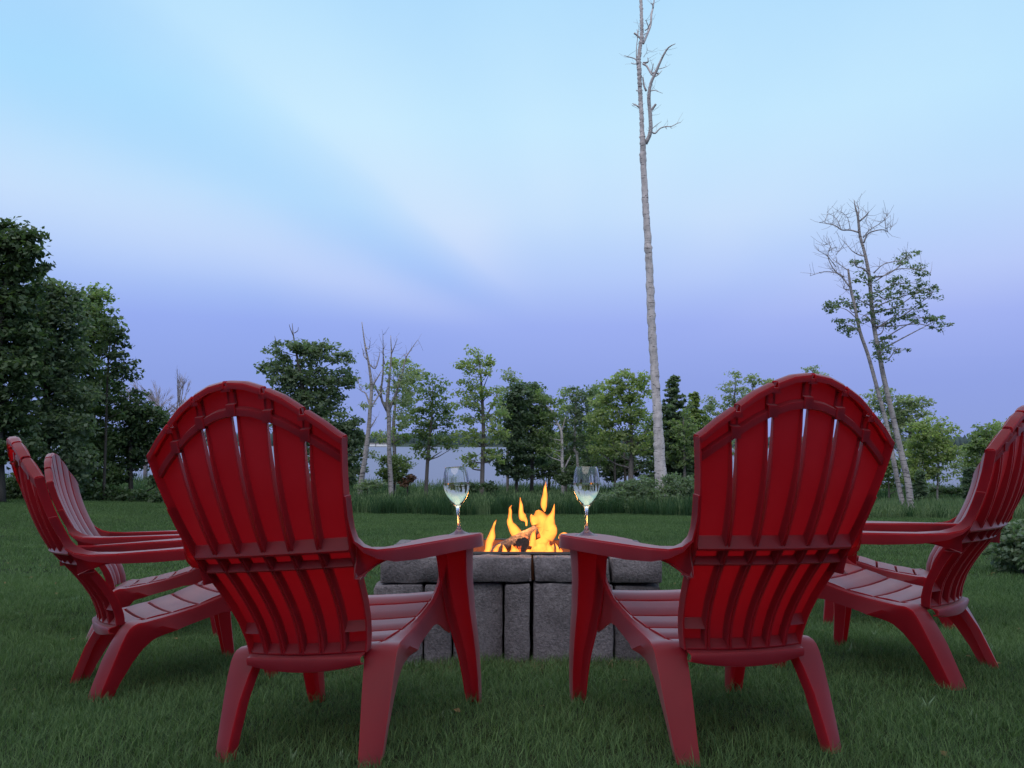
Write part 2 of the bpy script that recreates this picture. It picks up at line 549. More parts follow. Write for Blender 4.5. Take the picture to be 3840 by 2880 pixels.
# lake
WL = -4.0
m, t, out = mat('lake_water')
v = coords(t, (1, 0.25, 1))
n1 = noise(t, v, 0.8, 4, 0.6)
p = N(t, 'ShaderNodeBsdfPrincipled', inp={'Roughness': 0.28, 'Base Color': (0.10, 0.10, 0.14, 1), 'IOR': 1.33})
t.links.new(bump(t, n1, 0.35, 0.25), p.inputs['Normal'])
t.links.new(p.outputs[0], out.inputs[0])
lx = axis(-2900, 2900, -200, 200, 60, 1.4); ly = axis(50, 2900, 60, 300, 30, 1.3)
lV = [(x, y, WL) for x in lx for y in ly]
k = len(ly)
lF = [(i * k + j, (i + 1) * k + j, (i + 1) * k + j + 1, i * k + j + 1) for i in range(len(lx) - 1) for j in range(k - 1)]
lake = mesh_obj('lake_water', lV, lF, m, None, 180)
tag(lake, 'calm pale violet lake beyond the trees', kind='structure')

# far shore: low land with a wooded ridge
def ridge_h(x):
    return 12.5 - 3.3 * sstep(x, -100, 420) + 1.6 * np.sin(x * 0.011 + 0.6) + 0.9 * np.sin(x * 0.031)


fsx = np.arange(-1500, 1501, 12.0)
V = []; F = []
prof = [(1185, -6.0, 0), (1195, -3.2, 0), (1230, -1.5, 0.25), (1300, 0, 0.55), (1450, 0, 0.75), (1700, 0, 0.75), (1760, -6, 0)]
for x in fsx:
    for (yy, z0, f) in prof:
        V.append((x, yy + 9 * math.sin(x * 0.013), z0 + f * ridge_h(x) * 0.8))
k = len(prof)
for i in range(len(fsx) - 1):
    for j in range(k - 1):
        F.append((i * k + j, (i + 1) * k + j, (i + 1) * k + j + 1, i * k + j + 1))
M_FAR = mat_simple('distant_meadow', (0.03, 0.05, 0.04), 0.95, nscale=0.02)
tag(mesh_obj('far_shore', V, F, M_FAR, None, 180), 'low wooded land on the far side of the lake', kind='structure')

m, t, out = mat('distant_woods')
v = coords(t, (0.05, 0.05, 0.12))
n1 = noise(t, v, 1.0, 5, 0.65)
c = ramp(t, [(0.3, (0.050, 0.078, 0.080)), (0.7, (0.090, 0.122, 0.118))]); t.links.new(n1, c.inputs[0])  # distance haze is put into this colour: bluer and paler than the trees
p = N(t, 'ShaderNodeBsdfPrincipled', inp={'Roughness': 1.0, 'Specular IOR Level': 0.0}); t.links.new(c.outputs[0], p.inputs['Base Color'])
t.links.new(p.outputs[0], out.inputs[0])
mb = MB()
for row, (yy, zb, hh) in enumerate(((1215, -3.0, 7.0), (1260, -1.0, 8.5), (1330, 1.5, 9.0), (1420, 3.5, 8.5))):
    for x in np.arange(-1300, 1300, 4.6):
        xx = x + rng.uniform(-2, 2); y0 = yy + rng.uniform(-18, 18)
        top = (ridge_h(xx) - WL - 4) * 1.25 * (hh / 9) * rng.uniform(0.80, 1.12) + 4.0
        base = zb * 0.8 - 1.5
        r_ = rng.uniform(2.4, 4.2)
        kk = 6; a0 = rng.uniform(0, 1)
        P = []
        for (zf, rf) in ((0, 0.8), (0.45, 1.0), (0.8, 0.6), (1.0, 0.08)):
            for q in range(kk):
                w = a0 + 2 * PI * q / kk
                P.append((xx + r_ * rf * math.cos(w) * rng.uniform(.8, 1.2), y0 + r_ * rf * math.sin(w), base + (top - base + 3) * zf * 0.8))
        F = [(l * kk + q, l * kk + (q + 1) % kk, (l + 1) * kk + (q + 1) % kk, (l + 1) * kk + q) for l in range(3) for q in range(kk)]
        mb.add(P, F)
tag(mb.build('far_woods', m, None, 180), 'blue green line of distant woods on the far shore', kind='stuff')
M_WHITE = mat_simple('white_paint', (0.75, 0.74, 0.72), 0.7, var=0.05)
M_ROOF = mat_simple('dark_roof', (0.10, 0.09, 0.09), 0.8)
for i, (px, w, lab) in enumerate(((1400, 9, 'small white house on the far shore, leftmost of three'), (1425, 12, 'widest of three small white houses on the far shore'), (1452, 8, 'small white house on the far shore, rightmost of three'))):
    c = at(px, 1669, 1190)
    h = empty('house', (c[0], 1190, -3.6))
    tag(h, lab, 'house', 'small white houses on the far shore')
    b = MB(); s = w / 2
    b.add([(-s, -4, 0), (s, -4, 0), (s, 4, 0), (-s, 4, 0), (-s, -4, 3.2), (s, -4, 3.2), (s, 4, 3.2), (-s, 4, 3.2)],
          [(0, 1, 5, 4), (1, 2, 6, 5), (2, 3, 7, 6), (3, 0, 4, 7)])
    b.build('wall', M_WHITE, h)
    b = MB()
    b.add([(-s - .3, -4.4, 3.2), (s + .3, -4.4, 3.2), (s + .3, 4.4, 3.2), (-s - .3, 4.4, 3.2), (-s - .3, 0, 5.0), (s + .3, 0, 5.0)],
          [(0, 1, 5, 4), (2, 3, 4, 5), (1, 2, 5), (3, 0, 4), (0, 3, 2, 1)])
    b.build('roof', M_ROOF, h)

# ------------------------------------------------------------------ grass (scattered with geometry nodes)
M_GRASS = mat_leaf('lawn_blades', (0.014, 0.040, 0.017), (0.118, 0.190, 0.072), 0.3, 0.7, None, 0.12, 0.55)
M_TALL = mat_leaf('meadow_blades', (0.011, 0.034, 0.017), (0.052, 0.102, 0.044), 0.3, 0.7, None, 0.12)
M_PALE = mat_leaf('seeding_meadow_blades', (0.045, 0.088, 0.042), (0.165, 0.220, 0.108), 0.3, 0.7, None, 0.12)


def tuft(name, n, rad, h0, h1, w, lean, m, seg=2, seed=0, head=0.0):
    rr = np.random.default_rng(seed)
    V = []; F = []
    for i in range(n):
        a = rr.uniform(0, 2 * PI); r_ = rad * math.sqrt(rr.uniform(0, 1))
        x, y = r_ * math.cos(a), r_ * math.sin(a)
        h = rr.uniform(h0, h1); b = rr.uniform(0, 2 * PI); l = lean * h * rr.uniform(0.2, 1.3)
        ww = w * rr.uniform(0.6, 1.3)
        dx, dy = math.cos(b), math.sin(b)
        cx, cy = -dy * ww / 2, dx * ww / 2
        base = len(V)
        for s in range(seg):
            f = s / seg
            ox, oy, oz = x + dx * l * f * f, y + dy * l * f * f, h * f * (1 - 0.12 * f) - 0.008
            k = 1 - 0.45 * f
            V += [(ox - cx * k, oy - cy * k, oz), (ox + cx * k, oy + cy * k, oz)]
        V.append((x + dx * l, y + dy * l, h * 0.88 - 0.008))
        for s in range(seg - 1):
            q = base + 2 * s
            F.append((q, q + 1, q + 3, q + 2))
        q = base + 2 * (seg - 1)
        F.append((q, q + 1, base + 2 * seg))
        if head and rr.uniform() < head:
            tx, ty, tz = V[-1]
            q = len(V)
            V += [(tx - ww, ty, tz - 0.01), (tx + ww, ty, tz - 0.01), (tx + dx * .02 + ww * .6, ty + dy * .02, tz + 0.05), (tx + dx * .02, ty + dy * .02, tz + 0.07)]
            F.append((q, q + 1, q + 2, q + 3))
    me = bpy.data.meshes.new(name)
    me.from_pydata(V, [], F)
    me.materials.append(m)
    return me


def scatter(name, label, pts, variants, smin, smax, tilt=0.12, seed=0):
    """ONE object: its mesh is the points, its geometry nodes put a tuft on each."""
    me = bpy.data.meshes.new(name)
    me.vertices.add(len(pts))
    me.vertices.foreach_set('co', np.asarray(pts, np.float32).reshape(-1))
    me.update()
    o = bpy.data.objects.new(name, me)
    col.objects.link(o)
    tag(o, label, kind='stuff')
    g = bpy.data.node_groups.new(name, 'GeometryNodeTree')
    g.interface.new_socket('Geometry', in_out='INPUT', socket_type='NodeSocketGeometry')
    g.interface.new_socket('Geometry', in_out='OUTPUT', socket_type='NodeSocketGeometry')
    gi = g.nodes.new('NodeGroupInput'); go = g.nodes.new('NodeGroupOutput')
    jn = g.nodes.new('GeometryNodeJoinGeometry')
    for vm in reversed(variants):
        src = bpy.data.objects.new(vm.name, vm)        # never linked to the scene: only a mesh holder for the node
        oi = g.nodes.new('GeometryNodeObjectInfo')
        oi.inputs['Object'].default_value = src
        oi.inputs['As Instance'].default_value = False
        gt = g.nodes.new('GeometryNodeGeometryToInstance')
        g.links.new(oi.outputs['Geometry'], gt.inputs[0])
        g.links.new(gt.outputs[0], jn.inputs[0])
    ip = g.nodes.new('GeometryNodeInstanceOnPoints')
    ip.inputs['Pick Instance'].default_value = True
    m2p = g.nodes.new('GeometryNodeMeshToPoints')
    g.links.new(gi.outputs[0], m2p.inputs[0])
    g.links.new(m2p.outputs[0], ip.inputs['Points'])
    g.links.new(jn.outputs[0], ip.inputs['Instance'])
    ri = g.nodes.new('FunctionNodeRandomValue'); ri.data_type = 'INT'
    ri.inputs[4].default_value = 0; ri.inputs[5].default_value = len(variants) - 1; ri.inputs['Seed'].default_value = seed
    g.links.new(ri.outputs[2], ip.inputs['Instance Index'])
    rv = g.nodes.new('FunctionNodeRandomValue'); rv.data_type = 'FLOAT_VECTOR'
    rv.inputs[0].default_value = (-tilt, -tilt, 0); rv.inputs[1].default_value = (tilt, tilt, 6.283); rv.inputs['Seed'].default_value = seed + 1
    g.links.new(rv.outputs[0], ip.inputs['Rotation'])
    rs = g.nodes.new('FunctionNodeRandomValue'); rs.data_type = 'FLOAT'
    rs.inputs[2].default_value = smin; rs.inputs[3].default_value = smax; rs.inputs['Seed'].default_value = seed + 2
    g.links.new(rs.outputs[1], ip.inputs['Scale'])
    g.links.new(ip.outputs[0], go.inputs[0])
    md = o.modifiers.new('scatter', 'NODES')
    md.node_group = g
    return o


def jitter(x0, x1, y0, y1, step, keep=None):
    xs = np.arange(x0, x1, step); ys = np.arange(y0, y1, step)
    X, Y = np.meshgrid(xs, ys)
    X = (X + rng.uniform(-.5, .5, X.shape) * step * 1.3).ravel(); Y = (Y + rng.uniform(-.5, .5, Y.shape) * step * 1.3).ravel()
    k = (np.abs(X) < 0.72 * Y + 0.9)
    if keep is not None:
        k &= keep(X, Y)
    X, Y = X[k], Y[k]
    return np.stack([X, Y, gz(X, Y)], 1)


def pit_free(X, Y):
    return ~((X > -0.56) & (X < 0.64) & (Y > 3.56) & (Y < 4.24))


def meadow_edge(X):
    """Distance at which the mown lawn ends and tall grass begins."""
    return 21.3 + 0.5 * np.sin(X * 0.9) + 0.35 * np.sin(X * 2.3 + 1) - 3.2 * sstep(X, 4.5, 8) + 3.5 * sstep(-X, 5.5, 9)


tf = [tuft('lawn_tuft', 185, 0.13, 0.012, 0.048, 0.0020, 0.9, M_GRASS, 2, s) for s in range(4)]
tf.append(tuft('lawn_tuft', 230, 0.13, 0.012, 0.052, 0.0021, 0.9, M_GRASS, 2, 9))
near = jitter(-6, 6, 0.7, 6.6, 0.078, pit_free)
scatter('lawn_grass', 'short dark green mown grass around the chairs and the fire pit', near, tf, 0.7, 1.25, 0.15, 3)
tm = [tuft('lawn_tuft', 150, 0.2, 0.014, 0.045, 0.0062, 1.0, M_GRASS, 1, 20 + s) for s in range(4)]
mid = jitter(-17, 17, 6.4, 26, 0.16, lambda X, Y: (Y < meadow_edge(X) + 0.4))
scatter('lawn_grass', 'mown green lawn stretching from the chairs to the tall grass', mid, tm, 0.8, 1.25, 0.1, 5)

# ------------------------------------------------------------------ moulded red garden chair (local frame: x right, y forward, z up)
_pz = np.array([0.24, 0.27, 0.30, 0.35, 0.40, 0.45, 0.50, 0.54, 0.58, 0.62, 0.66, 0.70, 0.75, 0.80, 0.85, 0.90, 0.94, 0.98])
_py = np.array([0.048, 0.047, 0.042, 0.024, -0.006, -0.043, -0.085, -0.118, -0.142, -0.164, -0.184, -0.202, -0.2215, -0.237, -0.2495, -0.260, -0.268, -0.275])


def yl(z):
    return np.interp(z, _pz, _py)


def pitch_(z):
    return 0.043 + 0.0605 * z


SK = 0.028


def bp(k, z, d=1.0):
    """A point of the chair back: k = slot number across (-3 to 3), z height, d = 0 at the rear lips of the ribs, 1 on the skin."""
    bow = 0.030 * (k / 3.0) ** 2
    return np.array([k * pitch_(z), yl(z) + bow + SK * d, z + 0.004 * d])


_ok = [0, 0.5, 1, 1.5, 2, 2.5, 3]
_oz = [0.979, 0.972, 0.953, 0.928, 0.893, 0.860, 0.822]


def zt(k):
    return float(np.interp(abs(k), _ok, _oz))


def zT(k):
    return float(np.interp(abs(k), [0, 0.5, 1, 1.5, 2, 2.5, 3], [0.895, 0.889, 0.872, 0.849, 0.819, 0.789, 0.757]))


ZB = 0.262
SHT = 0.0042


def chair_parts(root):
    # six long back slats, each a channel with a rib down both sides
    for s in range(6):
        k0, k1 = s - 3, s - 2
        rows = []
        zs = np.concatenate([np.linspace(0, 1, 30)])
        for vv in zs:
            z_mid = ZB + (zt((k0 + k1) / 2) - ZB) * vv
            gap = 0.0062 + 0.0048 * float(np.clip((z_mid - 0.56) / 0.3, 0, 1))
            gk0 = gap / pitch_(z_mid) if k0 > -3 else 0.0
            gk1 = gap / pitch_(z_mid) if k1 < 3 else 0.0
            ka, kb = k0 + gk0, k1 - gk1
            row = []
            for kk, dd in ((ka, 0), (ka, 1), (ka + (kb - ka) * .3, 1.05), (ka + (kb - ka) * .7, 1.05), (kb, 1), (kb, 0)):
                z = ZB + (zt(kk) - 0.0005 - ZB) * vv
                if dd == 0:
                    ks = k0 if kk == ka else k1
                    if abs(ks) < 3:
                        T = zT(ks)
                        f = float(np.clip((z - T) / 0.012, 0, 1))
                        d = max(f * 0.80, 0.74 * float(np.clip((z - 0.57) / (T - 0.57), 0, 1)) ** 1.3)
                        if vv > 0.985: d = 0.3
                        # ribs run down into the shelves
                        row.append(bp(kk, z, d))
                    else:
                        row.append(bp(kk, z, -0.05))
                else:
                    row.append(bp(kk, z, dd))
            rows.append(row)
        b = MB(); b.shell(np.array(rows), -SHT)
        b.build('back_slat', M_RED, root, 35, merge=True)
    # the frame of the back: rim and band over the top, two shelves at the waist, fillets at the slot ends
    b = MB()
    for s in range(6):
        k0, k1 = s - 3, s - 2
        ka = k0 + (0.06 if k0 > -3 else -0.035); kb = k1 - (0.06 if k1 < 3 else -0.035)
        ks = np.linspace(ka, kb, 7)
        g = []
        for kk in ks:
            z = zt(kk)
            g.append([bp(kk, z - 0.016, -0.10), bp(kk, z - 0.001, -0.06), bp(kk, z + 0.004, 0.2), bp(kk, z + 0.004, 0.9), bp(kk, z - 0.002, 1.12), bp(kk, z - 0.012, 1.12)])
        b.shell(np.array(g), 0.0045)
    for k in range(-2, 3):      # lower bridges between the rim pieces
        kw = 0.125
        z = zt(k) - 0.010
        for (za, zb_, dd) in ((zT(k) - 0.002, z, 0.78),):
            g = [[bp(k - kw, za, dd), bp(k - kw, zb_, dd)], [bp(k + kw, za, dd), bp(k + kw, zb_, dd)]]
            b.shell(np.array(g), 0.004)
        g = [[bp(k - kw, z - 0.014, -0.02), bp(k - kw, z, 0.0), bp(k - kw, z + 0.001, 0.95)], [bp(k + kw, z - 0.014, -0.02), bp(k + kw, z, 0.0), bp(k + kw, z + 0.001, 0.95)]]
        b.shell(np.array(g), 0.004)
        # box tying the ribs at the band
        T = zT(k)
        g = [[bp(k - kw, T - 0.001, 0.25), bp(k - kw, T + 0.028, 0.32), bp(k - kw, T + 0.032, 0.9)], [bp(k + kw, T - 0.001, 0.25), bp(k + kw, T + 0.028, 0.32), bp(k + kw, T + 0.032, 0.9)]]
        b.shell(np.array(g), 0.004)
        # fillets closing the slots at the waist and at the bottom
        for za, zb_ in ((ZB + 0.002, 0.316), (0.497, 0.566)):
            g = [[bp(k - kw, za, 0.82), bp(k - kw, zb_, 0.82)], [bp(k + kw, za, 0.82), bp(k + kw, zb_, 0.82)]]
            b.shell(np.array(g), 0.004)
    # inner band under the arch
    ks = np.linspace(-2.97, 2.97, 43)
    g = [[bp(k, zT(k) - 0.001, 0.85), bp(k, zT(k) + 0.001, 0.36), bp(k, zT(k) + 0.018, 0.42), bp(k, zT(k) + 0.024, 0.85)] for k in ks]
    b.shell(np.array(g), 0.003)
    # shelves
    ks = np.linspace(-2.985, 2.985, 25)
    for (z0, z1, d1, drop) in ((0.575, 0.546, -0.16, 0.006), (0.520, 0.503, -0.02, 0.004), (0.286, 0.266, 0.02, 0.004)):
        g = [[bp(k, z1 - drop, 0.9), bp(k, z1 - drop, d1 + 0.05), bp(k, z1, d1), bp(k, z0, 0.88)] for k in ks]
        b.shell(np.array(g), 0.003)
    for sg in (-1, 1):          # short shelf above the leg on the outer slats
        g = [[bp(sg * k, 0.318, 0.9), bp(sg * k, 0.320, 0.0), bp(sg * k, 0.345, 0.88)] for k in (2.12, 2.5, 2.97)]
        if sg < 0: g = g[::-1]
        b.shell(np.array(g), 0.003)
    b.build('back_frame', M_RED, root, 40, merge=True)

    # seat slats
    def zs(y):
        return float(np.interp(y, [0.08, 0.12, 0.20, 0.30, 0.38, 0.46, 0.52, 0.550, 0.570, 0.580, 0.585], [0.268, 0.270, 0.281, 0.297, 0.315, 0.341, 0.359, 0.364, 0.356, 0.338, 0.30]))

    def ws(y):
        return np.interp(y, [0.09, 0.19, 0.30, 0.40, 0.50, 0.58], [0.166, 0.190, 0.203, 0.2085, 0.2095, 0.2095])
    cuts = [(0.092, 0.168), (0.180, 0.262), (0.274, 0.362), (0.374, 0.464), (0.476, 0.584)]
    for y0, y1 in cuts:
        ys = [y0, y0, y0 + 0.004, (y0 + y1) / 2, y1 - 0.004, y1, y1]
        dzs = [-0.016, -0.003, 0.0, 0.0015, 0.0, -0.003, -0.016]
        if y1 > 0.55:
            ys = [y0, y0, y0 + 0.004, 0.52, 0.550, 0.570, 0.580, 0.584]; dzs = [-0.016, -0.003, 0, 0, 0, 0, 0, 0]
        g = []
        for f in (-1.0, -1.0, -0.985, -0.5, 0, 0.5, 0.985, 1.0, 1.0):
            row = []
            for yy, dz_ in zip(ys, dzs):
                w = ws(yy); dip = -0.006 * (1 - f * f)
                e = -0.014 if abs(f) == 1.0 and False else 0.0
                row.append((f * w, yy, zs(yy) + dz_ + dip + e))
            g.append(row)
        g = np.array(g)
        g[0, :, 2] -= 0.016; g[-1, :, 2] -= 0.016
        b = MB(); b.shell(g, 0.0042)
        b.build('seat_slat', M_RED, root, 35, merge=True)
    # apron under the rear of the seat
    g = []
    for f in np.linspace(-1, 1, 13):
        x = f * 0.174
        yv = 0.050 - 0.016 * (1 - f * f)
        g.append([(x, yv + 0.03, 0.262), (x, yv + 0.004, 0.256), (x, yv, 0.248), (x, yv + 0.004, 0.236 - 0.018 * (1 - f * f)), (x, yv + 0.02, 0.232 - 0.018 * (1 - f * f))])
    b = MB(); b.shell(np.array(g), -0.004)
    b.build('seat_apron', M_RED, root, 50, merge=True)

    for sg in (1, -1):
        fl = lambda G: np.asarray(G, float) * np.array([sg, 1, 1])
        # armrest with its turned-down skirt, sweeping up into the side rim of the back
        A = [bp(3, 0.68, -0.05) + (0.0035, 0, 0), bp(3, 0.63, -0.05) + (0.0038, 0, 0), bp(3, 0.598, -0.05) + (0.006, .002, 0), (0.247, -0.108, 0.566), (0.260, -0.080, 0.546), (0.277, -0.035, 0.536), (0.288, 0.05, 0.533), (0.303, 0.18, 0.533), (0.316, 0.28, 0.5335),
             (0.327, 0.37, 0.534), (0.337, 0.46, 0.534), (0.344, 0.54, 0.534), (0.348, 0.60, 0.534), (0.343, 0.638, 0.534), (0.326, 0.660, 0.534), (0.292, 0.668, 0.534)]
        B = [bp(3, 0.68, 1) + (0.0035, 0, 0), bp(3, 0.63, 1) + (0.0038, 0, 0), bp(3, 0.598, 1) + (0.005, 0, 0), (0.240, -0.072, 0.575), (0.243, -0.040, 0.553), (0.245, 0.0, 0.541), (0.247, 0.08, 0.535), (0.246, 0.20, 0.534), (0.238, 0.285, 0.534),
             (0.212, 0.345, 0.534), (0.203, 0.43, 0.534), (0.200, 0.52, 0.534), (0.201, 0.59, 0.534), (0.210, 0.636, 0.534), (0.232, 0.660, 0.534), (0.262, 0.668, 0.534)]
        A = np.array([tuple(a) for a in A]); B = np.array([tuple(a) for a in B])
        g = np.stack([A, A * .65 + B * .35 + (0, 0, .001), A * .35 + B * .65 + (0, 0, .001), B], 1)
        b = MB(); b.shell(fl(g), -0.0045 if sg > 0 else 0.0045)
        sk = [0, 0, 0, 0.002, 0.010, 0.020, 0.032, 0.038, 0.038, 0.038, 0.038, 0.038, 0.038, 0.038, 0.038, 0.038]
        oa = A[3:] ; sa = sk[3:]
        ob = B[::-1][:11]; sb = [0.038, 0.038, 0.038, 0.036, 0.034, 0.032, 0.030, 0.030, 0.028, 0.024, 0.014]
        loop = np.concatenate([oa, ob]); sl = np.array(list(sa) + sb)
        out_ = np.zeros_like(loop)
        g = np.stack([loop + (0, 0, 0.0002), loop - np.stack([0 * sl, 0 * sl, sl * .5], 1), loop - np.stack([0 * sl, 0 * sl, sl], 1)], 1)
        b.shell(fl(g), 0.004 if sg > 0 else -0.004)
        # web under the rear of the arm, running into the lower side of the back
        C = [bp(3, 0.47, 0.9) + (0.001, 0, 0), (0.226, -0.060, 0.470), (0.232, -0.025, 0.482), (0.239, 0.02, 0.496), (0.243, 0.08, 0.504), (0.244, 0.19, 0.508)]
        U = [bp(3, 0.62, 0.9) + (0.0015, 0, 0), (0.239, -0.072, 0.570), (0.242, -0.040, 0.549), (0.244, 0.0, 0.538), (0.246, 0.08, 0.532), (0.245, 0.19, 0.531)]
        C = np.array([tuple(a) for a in C]); U = np.array([tuple(a) for a in U])
        g = np.stack([U, U * .5 + C * .5, C, C + (0.014, 0, 0.001)], 1)
        b.shell(fl(g), 0.004 if sg > 0 else -0.004)
        b.build('armrest', M_RED, root, 40, merge=True)

        # front leg: an open channel under the arm, narrowing to the foot
        g = []
        for z, xi, xo, yf, d in ((0.530, 0.213, 0.330, 0.612, 0.100), (0.50, 0.216, 0.326, 0.612, 0.088), (0.46, 0.219, 0.320, 0.613, 0.080), (0.40, 0.220, 0.315, 0.616, 0.075), (0.30, 0.229, 0.314, 0.624, 0.068), (0.23, 0.240, 0.316, 0.631, 0.062), (0.15, 0.255, 0.316, 0.640, 0.056), (0.08, 0.260, 0.313, 0.648, 0.050), (-0.03, 0.264, 0.305, 0.661, 0.042)):
            g.append([(xi, yf - d, z), (xi + .001, yf - d * .4, z), (xi + 0.004, yf - .004, z), (xi + 0.010, yf, z), (xi * .5 + xo * .5, yf + .003, z), (xo - 0.010, yf, z), (xo - 0.004, yf - .004, z), (xo, yf - d * .4, z), (xo + .001, yf - d * 1.05, z)])
        b = MB(); b.shell(fl(g), -0.005 if sg > 0 else 0.005)
        b.build('leg', M_RED, root, 30, merge=True)
        # rear leg, bending over into the side rail that carries the seat up to the front leg
        rows_ = []
        for lip, ic, oc, sm, se in (
                ((.190, -.005, -.03), (.199, -.034, -.03), (.240, -.008, -.03), (.233, .014, -.03), (.226, .036, -.03)),
                ((.184, .028, .06), (.193, .000, .06), (.245, .026, .06), (.237, .052, .06), (.228, .080, .06)),
                ((.177, .058, .14), (.186, .031, .14), (.249, .058, .14), (.240, .090, .137), (.229, .124, .131)),
                ((.171, .090, .195), (.178, .064, .202), (.251, .083, .202), (.240, .120, .190), (.228, .160, .174)),
                ((.168, .110, .224), (.172, .088, .238), (.251, .100, .237), (.240, .142, .220), (.227, .192, .200)),
                ((.167, .120, .240), (.170, .101, .255), (.250, .111, .253), (.239, .158, .232), (.226, .212, .209)),
                ((.167, .128, .248), (.169, .116, .266), (.249, .123, .262), (.238, .172, .238), (.226, .232, .215)),
                ((.170, .136, .252), (.172, .134, .271), (.246, .140, .267), (.236, .196, .244), (.226, .255, .221))):
            mid_ = tuple((u + v_) / 2 + w_ for u, v_, w_ in zip(ic, oc, (.0015, -.003, .002)))
            rows_.append([lip, ic, mid_, oc, sm, se])
        for yy, se_y, se_z in ((.17, .285, .229), (.225, .315, .236), (.28, .365, .248), (.35, .412, .259), (.42, .452, .269), (.48, .488, .270), (.52, .520, .258), (.56, .556, .240), (.600, .600, .222)):
            xo = float(np.interp(yy, [.10, .14, .23, .32, .45, .60], [.250, .241, .229, .2225, .2195, .2185]))
            wi = min(float(ws(yy)) + 0.001, xo - 0.005)
            zz = (zs(yy) - 0.009) if yy < 0.49 else float(np.interp(yy, [0.48, 0.52, 0.56, 0.600], [0.338, 0.360, 0.388, 0.440]))
            rows_.append([(wi - .003, yy + .002, zz - .018), (wi, yy, zz), ((wi + xo) / 2, yy, zz + .001), (xo - .001, yy, zz - .001), (xo + .001, (yy + se_y) / 2, (zz + se_z) / 2), (xo + .003, se_y, se_z)])
        b = MB(); b.shell(fl(rows_), 0.005 if sg > 0 else -0.005)
        b.build('leg', M_RED, root, 30, merge=True)


def dup(root, mw):
    r_ = root.copy(); col.objects.link(r_)
    for ch in root.children:
        c = ch.copy(); col.objects.link(c); c.parent = r_
    r_.matrix_world = mw
    return r_


def m4(a):
    return Matrix([list(a[0]), list(a[1]), list(a[2]), [0, 0, 0, 1]])


LAB = ['red garden chair seen from behind, carrying the left one of the two wine glasses',
       'red garden chair seen from behind, carrying the right one of the two wine glasses',
       'dark red garden chair at the left edge of the photo, nearest on that side',
       'dark red garden chair turned side on, its back cut by the right edge',
       'faded red garden chair standing behind the leftmost chair, its slatted front facing the fire',
       'red garden chair mostly hidden behind the rightmost chair, only one arm and seat side showing']
chair0 = empty('garden_chair')
chair_parts(chair0)
GRP = 'red slatted garden chairs around the fire pit'
for i, M in enumerate(CH):
    if i == 0:
        ch = chair0
    else:
        ch = dup(chair0, m4(M))
    tag(ch, LAB[i], 'chair', GRP)
chair0.matrix_world = m4(CH[0])

# ------------------------------------------------------------------ fire pit of stacked concrete blocks
PX0, PX1, PY0, PY1 = -0.554, 0.635, 3.55, 4.24
ZG = -0.066
ZC, ZTOP = 0.262, 0.372
pit = empty('fire_pit', (0.04, 3.9, ZG))
tag(pit, 'low rectangular fire pit built of grey concrete blocks with a metal liner', 'fire pit')
PO = np.array([0.04, 3.9, ZG])
_sr = np.random.default_rng(5)


def stone(x0, x1, y0, y1, z0, z1, name='stone', chip=0.006, wear=0.009):
    nx = max(4, int((x1 - x0) / 0.035)); ny = max(4, int((y1 - y0) / 0.035)); nz = max(4, int((z1 - z0) / 0.035))
    V = {}
    F = []
    c = np.array([(x0 + x1) / 2, (y0 + y1) / 2, (z0 + z1) / 2]); h = np.array([(x1 - x0) / 2, (y1 - y0) / 2, (z1 - z0) / 2])
    ph = _sr.uniform(0, 6, 9)
    tl = _sr.uniform(-0.006, 0.006, 3)
    pts = []; idx = {}

    def ax(n):
        a = np.linspace(-1, 1, n + 1); a[1] = -1 + 0.10; a[-2] = 1 - 0.10
        return a
    gx_, gy_, gz_ = ax(nx), ax(ny), ax(nz)

    def vid(i, j, k):
        if (i, j, k) in idx: return idx[(i, j, k)]
        u = np.array([gx_[i], gy_[j], gz_[k]])
        p = u * h
        # round the edges: pull in where two or more coordinates are extreme
        d = h - np.abs(p)
        r_ = wear * (1 + 0.5 * math.sin(ph[0] + 9 * u[0] + 7 * u[1] + 5 * u[2]))
        q = np.clip(r_ - d, 0, None)
        L = np.linalg.norm(q)
        if (q > 0).sum() >= 2 and L > r_:
            p = p - np.sign(p) * q * (1 - r_ / L)
        w = p + c
        nz_ = (math.sin(w[0] * 61 + ph[1]) * math.sin(w[2] * 53 + ph[2]) + math.sin(w[1] * 71 + ph[3] + w[0] * 30)) * 0.5 + 0.8 * math.sin(w[0] * 140 + ph[4]) * math.sin(w[2] * 120 + w[1] * 90 + ph[5])
        w = w + np.sign(u) * (np.abs(u) > .99) * (nz_ * chip * 0.35 - chip * 0.3) + _sr.normal(0, 0.0007, 3)
        w[1] += tl[0] * u[0]; w[2] += tl[1] * 0.4 * u[0]; w[0] += tl[2] * 0.4 * u[2]
        idx[(i, j, k)] = len(pts); pts.append(w)
        return idx[(i, j, k)]
    for i in range(nx):
        for j in range(ny):
            F.append((vid(i, j, 0), vid(i, j + 1, 0), vid(i + 1, j + 1, 0), vid(i + 1, j, 0)))
            F.append((vid(i, j, nz), vid(i + 1, j, nz), vid(i + 1, j + 1, nz), vid(i, j + 1, nz)))
    for i in range(nx):
        for k in range(nz):
            F.append((vid(i, 0, k), vid(i + 1, 0, k), vid(i + 1, 0, k + 1), vid(i, 0, k + 1)))
            F.append((vid(i, ny, k), vid(i, ny, k + 1), vid(i + 1, ny, k + 1), vid(i + 1, ny, k)))
    for j in range(ny):
        for k in range(nz):
            F.append((vid(0, j, k), vid(0, j, k + 1), vid(0, j + 1, k + 1), vid(0, j + 1, k)))
            F.append((vid(nx, j, k), vid(nx, j + 1, k), vid(nx, j + 1, k + 1), vid(nx, j, k + 1)))
    return mesh_obj(name, np.array(pts) - PO, F, M_STONE, pit, 180)


